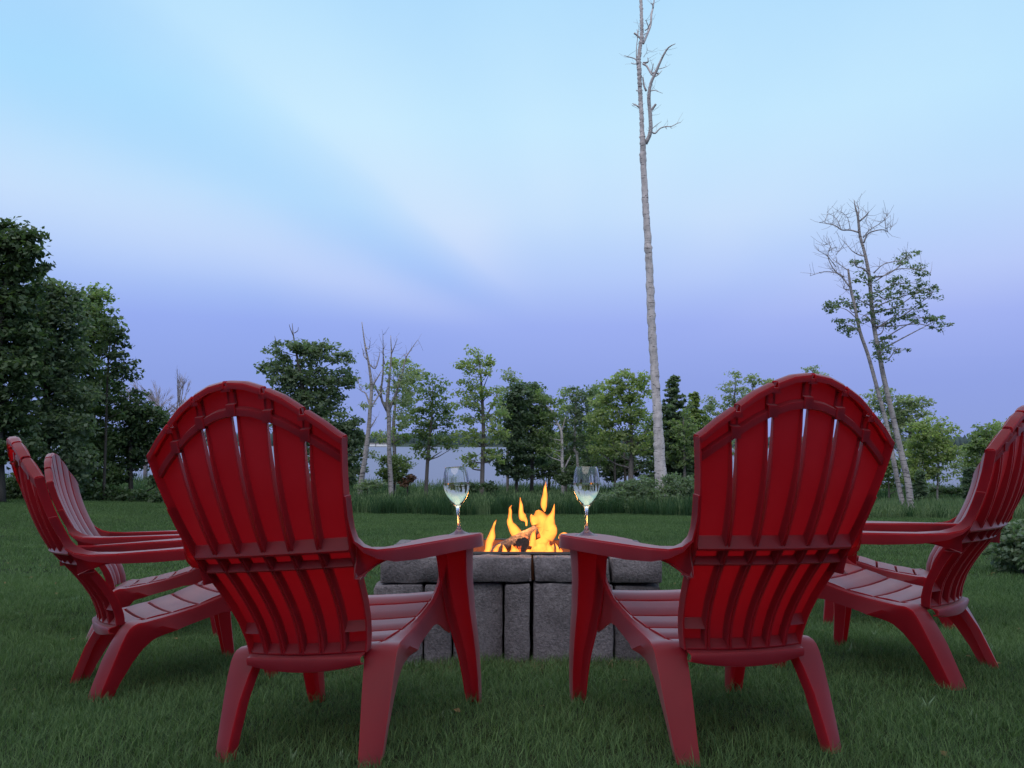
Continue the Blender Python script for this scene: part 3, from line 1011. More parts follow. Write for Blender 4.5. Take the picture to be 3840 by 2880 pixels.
# coping course
for q in ((-0.554, -0.249, 3.55, 3.668, ZC + .002, ZTOP), (-0.243, 0.0875, 3.553, 3.669, ZC + .006, ZTOP + .002), (0.0955, 0.4135, 3.551, 3.668, ZC + .008, ZTOP + .001), (0.420, 0.635, 3.553, 3.84, ZC + 0.004, ZTOP + .002),
          (-0.553, -0.356, 3.674, 3.95, ZC, ZTOP), (-0.556, -0.357, 3.956, 4.242, ZC, ZTOP - .002), (0.421, 0.634, 3.846, 4.10, ZC, ZTOP), (0.424, 0.637, 4.106, 4.26, ZC, ZTOP - .001),
          (-0.350, -0.09, 4.152, 4.245, ZC, ZTOP), (-0.084, 0.17, 4.152, 4.25, ZC, ZTOP - .002), (0.176, 0.417, 4.153, 4.245, ZC, ZTOP)):
    stone(*q)
# standing stones below
for q in ((-0.574, -0.367, 3.535, 3.66, ZG - .02, ZC - .001), (-0.3625, -0.250, 3.548, 3.66, ZG - .02, ZC - .003), (-0.246, -0.034, 3.582, 3.66, ZG - .02, ZC + .002), (-0.029, 0.0785, 3.545, 3.66, ZG + .002, ZC + .002),
          (0.0915, 0.306, 3.555, 3.66, ZG - .02, ZC + .004), (0.309, 0.4285, 3.553, 3.66, ZG - .02, ZC - .002), (0.4345, 0.632, 3.568, 3.66, ZG - .02, ZC - .008)):
    stone(*q, wear=0.008)
for k in range(3):
    y0 = 3.666 + k * 0.195
    stone(-0.572, -0.46, y0, y0 + 0.189, ZG - .03, ZC - .002)
    stone(0.53, 0.642, y0, y0 + 0.189, ZG - .03, ZC - .002)
for k in range(5):
    x0 = -0.56 + k * 0.24
    stone(x0, x0 + 0.234, 4.14, 4.238, ZG - .03, ZC - .002)
# a thin paving slab under the front course
stone(-0.30, 0.0, 3.505, 3.60, ZG - .03, ZG + 0.010, 'paving_slab', 0.008)
stone(-0.62, -0.31, 3.52, 3.60, ZG - .03, ZG + 0.004, 'paving_slab', 0.008)
stone(0.01, 0.33, 3.52, 3.60, ZG - .03, ZG + 0.003, 'paving_slab', 0.008)

M_RUST = mat_simple('rusted_steel', (0.22, 0.075, 0.028), 0.75, 0.0, 14, 0.35, 0.3, 0.004)
M_BLACK = mat_simple('sooty_steel', (0.012, 0.012, 0.013), 0.6, 0.0, 20, 0.3)
LX0, LX1, LY0, LY1 = -0.350, 0.414, 3.675, 4.146
b = MB()
loop = [(LX0, LY0), (LX1, LY0), (LX1, LY1), (LX0, LY1), (LX0, LY0)]
g = [[(x - .04, y - 3.9, z - ZG) for z in (0.258, 0.31, 0.378)] for x, y in loop]
b.shell(np.array(g), 0.003)
liner = b.build('metal_liner', M_RUST, pit)
b = MB()
b.shell(np.array([[(LX0 - .04, LY0 - 3.9, .262 - ZG), (LX0 - .04, LY1 - 3.9, .262 - ZG)], [(LX1 - .04, LY0 - 3.9, .262 - ZG), (LX1 - .04, LY1 - 3.9, .262 - ZG)]]), 0.003)
b.build('ember_light_stop', M_BLACK, liner)  # unseen plate, added to keep ember light out of the block joints
b = MB()
g = []
for (x, y), (ox, oy) in zip(loop, ((-1, -1), (1, -1), (1, 1), (-1, 1), (-1, -1))):
    g.append([(x - .04, y - 3.9, 0.379 - ZG), (x - .04 + ox * .014, y - 3.9 + oy * .014, 0.381 - ZG), (x - .04 + ox * .016, y - 3.9 + oy * .016, 0.374 - ZG)])
b.shell(np.array(g), 0.003)
b.build('rim', M_BLACK, liner)
# bed of ash and embers
m, t, out = mat('ash_and_embers')
v = coords(t)
n1 = noise(t, v, 26, 5, 0.7)
c = ramp(t, [(0.35, (0.02, 0.018, 0.017)), (0.7, (0.20, 0.19, 0.18))]); t.links.new(n1, c.inputs[0])
p = N(t, 'ShaderNodeBsdfPrincipled', inp={'Roughness': 1.0})
t.links.new(c.outputs[0], p.inputs['Base Color'])
n2 = noise(t, v, 18, 3, 0.7)
em = ramp(t, [(0.52, (0, 0, 0)), (0.62, (1.0, 0.16, 0.02))]); t.links.new(n2, em.inputs[0])
t.links.new(em.outputs[0], p.inputs['Emission Color']); p.inputs['Emission Strength'].default_value = 2.0
t.links.new(p.outputs[0], out.inputs[0])
xs = np.linspace(LX0 + .003, LX1 - .003, 40); ys = np.linspace(LY0 + .003, LY1 - .003, 26)
X, Y = np.meshgrid(xs, ys, indexing='ij')
Z = 0.285 + 0.03 * np.exp(-((X - .04) ** 2 / .03 + (Y - 3.9) ** 2 / .02)) + rng.normal(0, 0.005, X.shape)
V = np.stack([X, Y, Z], -1).reshape(-1, 3)
F = [(i * 26 + j, (i + 1) * 26 + j, (i + 1) * 26 + j + 1, i * 26 + j + 1) for i in range(39) for j in range(25)]
o = mesh_obj('ash_bed', V - PO, F, m, pit, 180); o['kind'] = 'stuff'

# logs
def mat_log(name, birch, glow):
    m, t, out = mat(name)
    v = coords(t, (1, 1, 1))
    n1 = noise(t, v, 40, 5, 0.7); n2 = noise(t, v, 14, 3, 0.6)
    if birch:
        c = ramp(t, [(0.38, (0.010, 0.008, 0.008)), (0.52, (0.05, 0.033, 0.028)), (0.68, (0.15, 0.11, 0.095))])
    else:
        c = ramp(t, [(0.3, (0.006, 0.005, 0.005)), (0.7, (0.035, 0.026, 0.022))])
    t.links.new(n1, c.inputs[0])
    p = N(t, 'ShaderNodeBsdfPrincipled', inp={'Roughness': 0.85}); t.links.new(c.outputs[0], p.inputs['Base Color'])
    e = ramp(t, [(0.60, (0, 0, 0)), (0.66, (1.0, 0.13, 0.015))]); t.links.new(n2, e.inputs[0])
    t.links.new(e.outputs[0], p.inputs['Emission Color']); p.inputs['Emission Strength'].default_value = glow
    t.links.new(bump(t, n1, 0.8, 0.006), p.inputs['Normal'])
    t.links.new(p.outputs[0], out.inputs[0])
    return m


M_LOGB = mat_log('charred_birch_bark', True, 0.6)
M_LOGC = mat_log('charcoal_wood', False, 1.0)
M_CUT = mat_simple('cut_wood_end', (0.10, 0.045, 0.025), 0.8, nscale=30, var=0.4)


def log(p0, p1, r_, label, m1, wedge=0.0, roll=0.0, n=12):
    p0 = np.array(p0); p1 = np.array(p1)
    root = empty('firewood_log', tuple(p0))
    tag(root, label, 'log', 'burning logs in the fire pit')
    T = (p1 - p0); L = np.linalg.norm(T); T /= L
    a = np.cross(T, (0, 0, 1.0)); a /= np.linalg.norm(a); c = np.cross(a, T)
    rows = []
    for s in np.linspace(0, 1, 12):
        row = []
        for k in range(n + 1):
            w = 2 * PI * (k % n) / n + roll
            rr = r_ * (1 + 0.10 * math.sin(3 * w + s * 4) + 0.05 * math.sin(7 * w + s * 23))
            if wedge and 0 < math.sin(w - roll) :
                rr = rr * (1 - wedge * abs(math.sin(w - roll)) ** 0.5 * (0.9 if (k % 4) else 0.3))
            row.append(T * L * s + rr * (math.cos(w) * a + math.sin(w) * c))
        rows.append(row)
    b = MB(); V = [q for row in rows for q in row[:n]]
    F = [(i * n + k, i * n + (k + 1) % n, (i + 1) * n + (k + 1) % n, (i + 1) * n + k) for i in range(11) for k in range(n)]
    b.add(V, F)
    b.build('bark', m1, root, 40)
    for ends, sgn in ((rows[0], -1), (rows[-1], 1)):
        b = MB(); cc = np.mean(ends[:n], axis=0) + T * sgn * 0.002
        V = [cc] + [q + T * sgn * 0.001 for q in ends[:n]]
        b.add(V, [((0, 1 + k, 1 + (k + 1) % n) if sgn > 0 else (0, 1 + (k + 1) % n, 1 + k)) for k in range(n)])
        b.build('log_end', M_CUT if sgn > 0 else M_LOGC, root)
    return root


log(at(1838, 2085, 3.86) + (0, 0, 0.01), at(2012, 1992, 3.93), 0.034, 'largest log, birch bark half charred, leaning up towards the right across the fire', M_LOGB, 0.25, 0.5)
log(at(1958, 2040, 3.78), at(1975, 2052, 4.08), 0.033, 'charred black log end pointing at the viewer in the middle of the fire', M_LOGC, 0.15, 1.2)
log(at(1975, 2075, 3.98), at(2030, 1990, 4.0), 0.028, 'short dark log standing behind the birch log under the tallest flames', M_LOGC, 0.2, 0.2)
log(at(1880, 2080, 4.02), at(2100, 2066, 4.05), 0.026, 'charred log lying flat along the back of the fire', M_LOGC, 0.1, 0.4)

# flames: closed swept tongues that give off light, thin and see-through at their rims
m, t, out = mat('flame')
at_ = N(t, 'ShaderNodeAttribute', attribute_name='heat')
v = coords(t, (1, 1, 0.5))
n1 = noise(t, v, 22, 3, 0.6, 0.5)
ad = N(t, 'ShaderNodeMath', operation='MULTIPLY_ADD', inp={1: 0.30, 2: -0.15}); t.links.new(n1, ad.inputs[0])
lw = N(t, 'ShaderNodeLayerWeight', inp={'Blend': 0.5})
fi = N(t, 'ShaderNodeMath', operation='SUBTRACT', inp={0: 1.0}); t.links.new(lw.outputs['Facing'], fi.inputs[1])
h1 = N(t, 'ShaderNodeMath', operation='ADD'); t.links.new(at_.outputs['Fac'], h1.inputs[0]); t.links.new(ad.outputs[0], h1.inputs[1])
h2 = N(t, 'ShaderNodeMath', operation='MULTIPLY_ADD', inp={1: 0.45}); t.links.new(fi.outputs[0], h2.inputs[0]); t.links.new(h1.outputs[0], h2.inputs[2])
cr_ = ramp(t, [(0.10, (0.80, 0.16, 0.03)), (0.45, (1.0, 0.36, 0.05)), (0.70, (1.0, 0.66, 0.17)), (0.92, (1.0, 0.90, 0.52))])
h3 = N(t, 'ShaderNodeMath', operation='MULTIPLY', inp={1: 0.62}); t.links.new(h2.outputs[0], h3.inputs[0])
t.links.new(h3.outputs[0], cr_.inputs[0])
st = N(t, 'ShaderNodeMapRange', inp={'From Min': 0.1, 'From Max': 1.25, 'To Min': 0.50, 'To Max': 4.2}); t.links.new(h2.outputs[0], st.inputs['Value'])
em = N(t, 'ShaderNodeEmission'); t.links.new(cr_.outputs[0], em.inputs[0]); t.links.new(st.outputs[0], em.inputs['Strength'])
trn = N(t, 'ShaderNodeBsdfTransparent')
h4 = N(t, 'ShaderNodeMath', operation='MULTIPLY_ADD', inp={1: 0.85}); t.links.new(fi.outputs[0], h4.inputs[0]); hh_ = N(t, 'ShaderNodeMath', operation='MULTIPLY', inp={1: 0.55}); t.links.new(h1.outputs[0], hh_.inputs[0]); t.links.new(hh_.outputs[0], h4.inputs[2])
al = N(t, 'ShaderNodeMapRange', interpolation_type='SMOOTHSTEP', inp={'From Min': 0.20, 'From Max': 1.25}); t.links.new(h4.outputs[0], al.inputs['Value'])
mx = N(t, 'ShaderNodeMixShader')
t.links.new(al.outputs[0], mx.inputs[0]); t.links.new(trn.outputs[0], mx.inputs[1]); t.links.new(em.outputs[0], mx.inputs[2])
t.links.new(mx.outputs[0], out.inputs[0])
M_FLAME = m
fire = empty('campfire', (0.05, 3.88, 0.30))
tag(fire, 'bright yellow and orange flames rising from the logs in the pit', 'fire')
FO = np.array([0.05, 3.88, 0.30])


def catmull(P, n):
    P = np.asarray(P, float)
    Q = np.concatenate([[2 * P[0] - P[1]], P, [2 * P[-1] - P[-2]]])
    outp = []
    for i in range(1, len(Q) - 2):
        for s in range(n):
            u = s / n
            a, b_, c, d = Q[i - 1], Q[i], Q[i + 1], Q[i + 2]
            outp.append(0.5 * ((2 * b_) + (-a + c) * u + (2 * a - 5 * b_ + 4 * c - d) * u * u + (-a + 3 * b_ - 3 * c + d) * u ** 3))
    outp.append(P[-1])
    return np.array(outp)


def flame(pts, Y, heat=1.0, thick=0.55, name='flame'):
    """pts: (px, py, width) in the enlarged photograph of the fire."""
    P = []
    for fx, fy, w in pts:
        q = at(1600 + fx / 3.16, 1700 + fy / 3.16, Y)
        P.append((q[0], q[1], q[2], w / 3.16 / CF * Y / 2))
    P = catmull(P, 6)
    n = 14
    V = []; H = []; F = []
    L = len(P)
    T = np.gradient(P[:, :3], axis=0); T /= np.linalg.norm(T, axis=1, keepdims=True) + 1e-9
    for scale, off, hh in ((0.76, 0.0, -0.20), (1.0, 0.002, -1.65), (0.48, -0.002, 0.40 * heat - 0.05)):     # body, faint outer sheath, hot core
        b0 = len(V)
        for i, (p, tt) in enumerate(zip(P, T)):
            a = np.cross(tt, (0, -1.0, 0)); a /= np.linalg.norm(a) + 1e-9
            r_ = max(p[3] * scale + off * min(1, (L - 1 - i) / 6), 0.0006)
            wob = 0.012 * math.sin(i * 0.25 + Y * 40) * (i / L)
            for k in range(n):
                w = 2 * PI * k / n
                rr = r_ * (1 + 0.12 * math.sin(2 * w + i * 0.16) + 0.07 * math.sin(3 * w - i * 0.22))
                V.append(p[:3] + rr * math.cos(w) * a + np.array([0, rr * thick * math.sin(w) + wob, 0]) - FO)
                H.append(heat * (1 - 0.95 * (i / (L - 1)) ** 1.3) + hh)
        F += [(b0 + i * n + k, b0 + i * n + (k + 1) % n, b0 + (i + 1) * n + (k + 1) % n, b0 + (i + 1) * n + k) for i in range(L - 1) for k in range(n)]
    o = mesh_obj(name, V, F, M_FLAME, fire, 180)
    at2 = o.data.attributes.new('heat', 'FLOAT', 'POINT')
    at2.data.foreach_set('value', np.array(H, np.float32))
    return o


flame([(715, 1205, 90), (735, 1130, 70), (745, 1050, 72), (768, 985, 78), (780, 920, 52), (795, 860, 26), (812, 815, 14), (826, 788, 3)], 3.84, 1.0)
flame([(668, 1205, 34), (672, 1175, 28), (668, 1150, 5)], 3.80, 0.7)
flame([(800, 1200, 50), (825, 1140, 46), (850, 1095, 24), (880, 1070, 4)], 3.80, 0.8)
flame([(1090, 985, 120), (1055, 930, 112), (1020, 880, 92), (990, 830, 66), (985, 760, 44), (992, 700, 38), (990, 650, 22), (1008, 612, 4)], 3.92, 0.85)
flame([(985, 860, 34), (968, 820, 22), (958, 775, 4)], 3.93, 0.5)
flame([(1182, 860, 10), (1178, 800, 26), (1140, 755, 78), (1118, 700, 52), (1118, 620, 40), (1112, 565, 18), (1108, 520, 3)], 3.97, 0.38)
flame([(1345, 1210, 330), (1335, 1120, 270), (1340, 1040, 210), (1375, 960, 200), (1400, 890, 235), (1385, 820, 250), (1350, 765, 190), (1325, 715, 120), (1310, 678, 40)], 3.96, 1.25)
flame([(1420, 1000, 160), (1470, 920, 150), (1455, 840, 120), (1465, 770, 90), (1492, 710, 48), (1506, 660, 24), (1515, 600, 3)], 3.93, 0.95)
flame([(1500, 960, 60), (1515, 900, 50), (1500, 850, 20)], 3.94, 0.6)
flame([(1290, 840, 90), (1270, 780, 80), (1245, 745, 40), (1238, 720, 4)], 3.95, 0.7)
flame([(1400, 690, 8), (1392, 630, 58), (1392, 560, 60), (1400, 490, 48), (1404, 420, 30), (1410, 370, 12), (1411, 335, 3)], 3.97, 0.30)
flame([(1250, 1100, 70), (1262, 1010, 60), (1270, 950, 34), (1290, 905, 4)], 3.76, 0.42)
flame([(1565, 1010, 10), (1590, 985, 40), (1630, 965, 44), (1665, 960, 20), (1700, 975, 4)], 3.90, 0.45)
flame([(1570, 1205, 44), (1555, 1150, 38), (1545, 1110, 18), (1525, 1065, 3)], 3.82, 0.6)
flame([(1585, 1205, 44), (1590, 1160, 36), (1583, 1120, 4)], 3.80, 0.7)
flame([(1430, 1200, 120), (1460, 1150, 80), (1440, 1090, 40), (1450, 1050, 4)], 3.86, 1.1)
flame([(1030, 1210, 120), (1035, 1150, 80), (1020, 1110, 30), (1010, 1080, 4)], 3.79, 0.95)
flame([(930, 1205, 60), (925, 1160, 50), (915, 1110, 20), (905, 1080, 3)], 3.79, 0.55)
flame([(1210, 1210, 120), (1205, 1170, 80), (1190, 1145, 20), (1180, 1130, 3)], 3.77, 0.95)
flame([(1340, 1215, 420), (1335, 1165, 330), (1320, 1120, 210), (1300, 1085, 90), (1290, 1060, 8)], 3.90, 1.15)
flame([(980, 1215, 200), (985, 1175, 150), (975, 1140, 70), (970, 1110, 6)], 3.94, 0.8)
flame([(1100, 1215, 260), (1110, 1150, 170), (1120, 1080, 110), (1100, 1020, 60), (1085, 960, 8)], 4.02, 0.85)
flame([(1460, 1215, 120), (1470, 1160, 90), (1490, 1110, 40), (1500, 1075, 5)], 3.95, 0.9)

# the light the fire gives off
fl_d = bpy.data.lights.new('fire_light', 'POINT')
fl_d.energy = 4.5
fl_d.color = (1.0, 0.42, 0.12)
fl_d.shadow_soft_size = 0.09
fl_ = bpy.data.objects.new('fire_light', fl_d)
col.objects.link(fl_)
fl_.location = (0.06, 3.90, 0.47)

# ------------------------------------------------------------------ wine glasses
m, t, out = mat('clear_glass')
gl = N(t, 'ShaderNodeBsdfGlass', inp={'IOR': 1.48, 'Roughness': 0.0, 'Color': (0.985, 0.99, 0.99, 1)})
t.links.new(gl.outputs[0], out.inputs[0])
M_GLASS = m
m, t, out = mat('white_wine')
gl = N(t, 'ShaderNodeBsdfGlass', inp={'IOR': 1.34, 'Roughness': 0.0, 'Color': (1.0, 0.975, 0.80, 1)})
t.links.new(gl.outputs[0], out.inputs[0])
M_WINE = m
outp = [(0.0, 0.0), (0.030, 0.0), (0.0385, 0.0008), (0.0400, 0.0022), (0.0385, 0.0034), (0.030, 0.0062), (0.020, 0.0105), (0.012, 0.0160), (0.0070, 0.024), (0.0048, 0.036), (0.0040, 0.055), (0.0042, 0.072), (0.0058, 0.086), (0.0095, 0.095),
        (0.0180, 0.1045), (0.0280, 0.1175), (0.0365, 0.1335), (0.0418, 0.1500), (0.0438, 0.1660), (0.0430, 0.1830), (0.0402, 0.2030), (0.0365, 0.2190), (0.0345, 0.2260)]
inn = [(0.0338, 0.2262), (0.0334, 0.2256), (0.0354, 0.2185), (0.0390, 0.2028), (0.0417, 0.1828), (0.0425, 0.1660), (0.0405, 0.1505), (0.0352, 0.1342), (0.0266, 0.1192), (0.0165, 0.1085), (0.0080, 0.1030), (0.0, 0.1018)]
gp = catmull(outp + inn, 3)
gp[:, 0] = np.clip(gp[:, 0], 0, None)


def wine_glass(M, lx, ly, label, tilt):
    root = empty('wine_glass')
    M = m4(M)
    p = M @ Vector((lx, ly, 0.5356))
    rot = M.to_3x3().to_4x4()
    root.matrix_world = Matrix.Translation(p) @ rot @ Matrix.Rotation(tilt, 4, 'Z')
    tag(root, label, 'wine glass', 'wine glasses on the chair arms')
    b = MB(); b.lathe(gp.tolist(), 56)
    b.build('goblet', M_GLASS, root, 180, merge=True)
    zw = 0.1735
    wp = [(0.0, zw), (0.030, zw), (0.0405, zw), (0.0421, zw + .0006)] + [(r_ + 0.00012, z) for r_, z in inn[4:] if z < zw - 0.002]
    wp2 = catmull(wp[3:], 4)
    prof = wp[:3] + wp2.tolist()
    prof = [(max(a, 0), c) for a, c in prof]
    b = MB(); b.lathe(prof[::-1], 56)
    b.build('wine', M_WINE, root, 40, merge=True)
    return root


wine_glass(CH[0], 0.271, 0.615, 'half full glass of white wine on the arm of the left chair', 0)
wine_glass(CH[1], -0.279, 0.56, 'half full glass of white wine on the arm of the right chair', 0.3)

# ------------------------------------------------------------------ meadow
def keep_meadow(X, Y):
    return Y > meadow_edge(X)


tt = [tuft('meadow_tuft', 50, 0.17, 0.26, 0.60, 0.012, 0.45, M_TALL, 3, 40 + s) for s in range(3)]
tt += [tuft('meadow_tuft', 40, 0.17, 0.3, 0.62, 0.010, 0.4, M_PALE, 3, 50, 0.5)]
md = jitter(-22, 24, 17.5, 31, 0.25, lambda X, Y: keep_meadow(X, Y) & (X < 6.5))
scatter('meadow_grass', 'tall dark green uncut grass along the far edge of the lawn', md, tt, 0.65, 1.15, 0.1, 11)
tp = [tuft('meadow_tuft', 46, 0.19, 0.12, 0.34, 0.011, 0.5, M_PALE, 3, 60 + s, 0.35) for s in range(2)] + [tuft('meadow_tuft', 46, 0.18, 0.12, 0.32, 0.012, 0.5, M_TALL, 3, 63)]
md2 = jitter(4, 30, 16.5, 40, 0.31, lambda X, Y: keep_meadow(X, Y) & (X >= 6.2))
scatter('meadow_grass', 'pale seeding meadow grass around the twin birch on the right', md2, tp, 0.8, 1.3, 0.1, 13)
md3 = jitter(-40, 40, 31, 60, 0.75, lambda X, Y: np.ones_like(X, bool))
scatter('rough_grass', 'rough grass and weeds on the bank above the lake', md3, tt, 1.0, 2.0, 0.1, 15)

# ------------------------------------------------------------------ trees
M_LDARK = mat_leaf('dark_leaves', (0.030, 0.058, 0.026), (0.095, 0.145, 0.060), 0.38)
M_LMID = mat_leaf('mid_green_leaves', (0.090, 0.145, 0.062), (0.240, 0.310, 0.135), 0.50)
M_LLIGHT = mat_leaf('light_green_leaves', (0.150, 0.205, 0.085), (0.340, 0.400, 0.180), 0.55)
M_LPALE = mat_leaf('pale_aspen_leaves', (0.160, 0.205, 0.125), (0.340, 0.390, 0.250), 0.50)
M_LTEAL = mat_leaf('grey_green_leaves', (0.070, 0.115, 0.072), (0.200, 0.255, 0.155), 0.48)
M_LRED = mat_leaf('reddish_leaves', (0.06, 0.025, 0.015), (0.12, 0.06, 0.03), 0.25)
M_NEEDLE = mat_leaf('spruce_needles', (0.052, 0.090, 0.054), (0.130, 0.185, 0.105), 0.42)
M_BARK = mat_bark('grey_bark', (0.07, 0.06, 0.055), (0.17, 0.15, 0.14))
M_BARKD = mat_bark('dark_bark', (0.025, 0.022, 0.02), (0.07, 0.06, 0.05))
M_BIRCH = mat_birch('birch_bark')
M_BIRCHG = mat_birch('grey_birch_bark', (0.36, 0.33, 0.32), (0.21, 0.19, 0.19), 0.58)
M_DEAD = mat_bark('dead_grey_wood', (0.20, 0.17, 0.18), (0.36, 0.32, 0.33))

D = lambda x, y: (x / 0.576, y / 0.576)                # points read in the 2212 wide view
c6 = lambda x, y: (900 + x / 1.843, 1150 + y / 1.843)
c7 = lambda x, y: (2000 + x / 2.212, 1300 + y / 2.212)
c8 = lambda x, y: (2900 + x / 1.327, 700 + y / 1.327)
cL = lambda x, y: (x / 1.4186, 780 + y / 1.4186)
cT = lambda x, y: (2200 + x / 2.37, y / 2.37)


def leaves(centers, radii, n_each, size, flat=0.55):
    """Random leaf faces around twig ends; returns (n,4,3) quads."""
    C = np.repeat(centers, n_each, axis=0)
    Rr = np.repeat(radii, n_each, axis=0)
    n = len(C)
    d = rng.normal(0, 1, (n, 3)); d /= np.linalg.norm(d, axis=1, keepdims=True)
    P = C + d * Rr * (rng.uniform(0, 1, (n, 1)) ** 0.6)
    nrm_ = rng.normal(0, 1, (n, 3)) + np.array([0, 0, flat * 2]) + d * 0.5
    nrm_ /= np.linalg.norm(nrm_, axis=1, keepdims=True)
    a = np.cross(nrm_, rng.normal(0, 1, (n, 3))); a /= np.linalg.norm(a, axis=1, keepdims=True)
    b_ = np.cross(nrm_, a)
    s = size * 0.86 * rng.uniform(0.45, 1.4, (n, 1))
    return np.stack([P - a * s * .62, P - b_ * s * .36 + a * s * .05, P + a * s * .62, P + b_ * s * .36 + a * s * .05], 1)


def trunk_pts(pts, conv, Y):
    P = []; Rd = []
    for x, y, w in pts:
        q = conv(x, y)
        P.append(at(*q, Y)); Rd.append(w / 2 / 0.576 / CF * Y)      # widths are in the 2212 wide view
    return np.array(P), np.array(Rd)


def tree(name, label, cat, group, Y, pts, conv, blobs, m_leaf, m_bark, size=0.10, dens=1.0, sub=0.34, nleaf=30, depth=0.9, branch=True, branches=(), fill=1.0, twigs=0.0, sep_branch=False, flat=0.55, lumps=False):
    P, Rd = trunk_pts(pts, conv, Y)
    base = np.array([P[0][0], Y, float(gz(P[0][0], Y)) - 0.1])
    P = np.vstack([[base[0], Y, base[2]], P[(P[:, 2] > base[2] + 0.15)]]) if P[0][2] > base[2] + .1 else P
    if len(Rd) < len(P): Rd = np.concatenate([[Rd[0] * 1.12], Rd])
    Rd = Rd[-len(P):]
    root = empty(name, tuple(base))
    tag(root, label, cat, group)
    wobble = np.zeros(len(P)); wobble[1:] = np.cumsum(rng.normal(0, 0.05, len(P) - 1))
    P[:, 1] += wobble
    PR = catmull(np.column_stack([P, Rd]), 4)
    if lumps:
        PR = catmull(np.column_stack([P, Rd]), 14); PR[:, 3] *= 1 + 0.10 * np.maximum(0, rng.normal(0, 1, len(PR))) ; PR[:, 0] += rng.normal(0, 0.006, len(PR))
    b = MB(); b.tube(PR[:, :3] - base, PR[:, 3], 10)
    bb = b if not sep_branch else None
    limbs = []
    ends = []; rad = []
    for bl in blobs:
        x, y, rx, ry = bl[:4]
        c = at(*conv(x, y), Y)
        rx, ry = rx * 1.27, ry * 1.20
        k = (at(*conv(x + rx, y), Y)[0] - c[0]); kz = abs(at(*conv(x, y + ry), Y)[2] - c[2])
        dy = max(0.35, depth * min(k, kz * 1.2))
        cc = c + np.array([0, rng.uniform(-.35, .35) * dy, 0])
        n = max(4, int(dens * 9.0 * k * kz / sub ** 2 * fill))
        u = rng.normal(0, 1, (n, 3)); u /= np.linalg.norm(u, axis=1, keepdims=True)
        rr = rng.uniform(0.15, 1, (n, 1)) ** 0.5
        e = cc + u * rr * np.array([k, dy, kz])
        ends.append(e); rad.append(np.tile([[sub * 1.05, sub * 0.95, sub * 0.55]], (n, 1)) * rng.uniform(0.5, 1.2, (n, 1)))
        if branch and k > 0.25:
            # a limb from the trunk to the middle of this clump, then thinner ones to a few twig ends
            hgt = cc[2] - 0.55 * max(0.4, abs(cc[0] - np.interp(cc[2], PR[:, 2], PR[:, 0])))
            j = int(np.argmin(np.abs(PR[:, 2] - hgt)))
            s0 = PR[j, :3]; r0 = max(0.008, PR[j, 3] * 0.42)
            mid_ = s0 * .5 + cc * .5 + np.array([0, 0, -0.06 * np.linalg.norm(cc - s0)]) + rng.normal(0, .06, 3)
            limbs.append((catmull([s0, mid_, cc], 4), np.linspace(r0, r0 * .35, 9)))
            for q in e[:min(5, n)]:
                limbs.append((np.array([cc, cc * .45 + q * .55 + rng.normal(0, .05, 3), q]), [r0 * .36, r0 * .25, 0.004]))
    for br in branches:
        Q, Rq = trunk_pts(br, conv, Y)
        Q[:, 1] += np.linspace(0, rng.uniform(-.5, .5) * np.linalg.norm(Q[-1] - Q[0]), len(Q)) + float(np.interp(Q[0][2], PR[:, 2], PR[:, 1])) - Y
        QR = catmull(np.column_stack([Q, Rq]), 3)
        mbb = MB() if sep_branch else b
        mbb.tube(QR[:, :3] - base, np.maximum(QR[:, 3], 0.004), 6)
        if twigs:
            for _ in range(int(twigs * len(QR))):
                i = rng.integers(1, len(QR)); s0 = QR[i, :3]
                dd = rng.normal(0, 1, 3) * np.array([1, 1, .7]) + np.array([0, 0, .6]); dd /= np.linalg.norm(dd)
                L_ = rng.uniform(.12, .45)
                mbb.tube(np.array([s0, s0 + dd * L_ * .5 + rng.normal(0, .02, 3), s0 + dd * L_ + (0, 0, .05)]) - base, [0.006, 0.004, 0.003], 3, False)
        if sep_branch:
            mbb.build('branch', m_bark, root, 180)
    for q, r_ in limbs:
        b.tube(q - base, r_, 5, False)
    b.build('trunk', m_bark, root, 180)
    if blobs:
        E = np.concatenate(ends); RR = np.concatenate(rad)
        Q = leaves(E, RR, int(nleaf * 1.25), size, flat)
        quads_obj('crown', Q, m_leaf, root, base)
    return root


GT = 'leafy trees between the lawn and the lake'
GB = 'bare and dying birches'
# 1 big leafy aspen rising behind the left chair
tree('aspen_tree', 'tall dense dark tree rising behind the chair with the left wine glass', 'tree', GT, 27, [(600, 1330, 15), (560, 1100, 14), (480, 800, 12), (430, 560, 9), (390, 340, 5), (365, 200, 2.5), (352, 110, 1)], c6,
     [(370, 250, 32, 45), (430, 330, 130, 80), (250, 290, 50, 38), (170, 425, 42, 26), (250, 400, 70, 60), (560, 300, 90, 50), (680, 365, 80, 50), (710, 480, 80, 60), (450, 480, 180, 90), (300, 480, 110, 70), (580, 560, 160, 70), (500, 680, 180, 90), (620, 800, 140, 90), (750, 830, 80, 80), (660, 900, 150, 90), (770, 1000, 80, 80), (740, 1140, 90, 80), (620, 1080, 150, 120), (520, 900, 180, 120), (400, 620, 120, 80), (380, 780, 150, 100)],
     M_LTEAL, M_BARK, 0.12, 1.15, 0.33, 30, branches=[[(365, 200, 2.5), (345, 150, 1.6), (338, 120, .8)], [(370, 180, 2), (395, 165, 1.4), (402, 140, .8)], [(250, 280, 2), (243, 230, 1.5), (238, 200, .8)]])
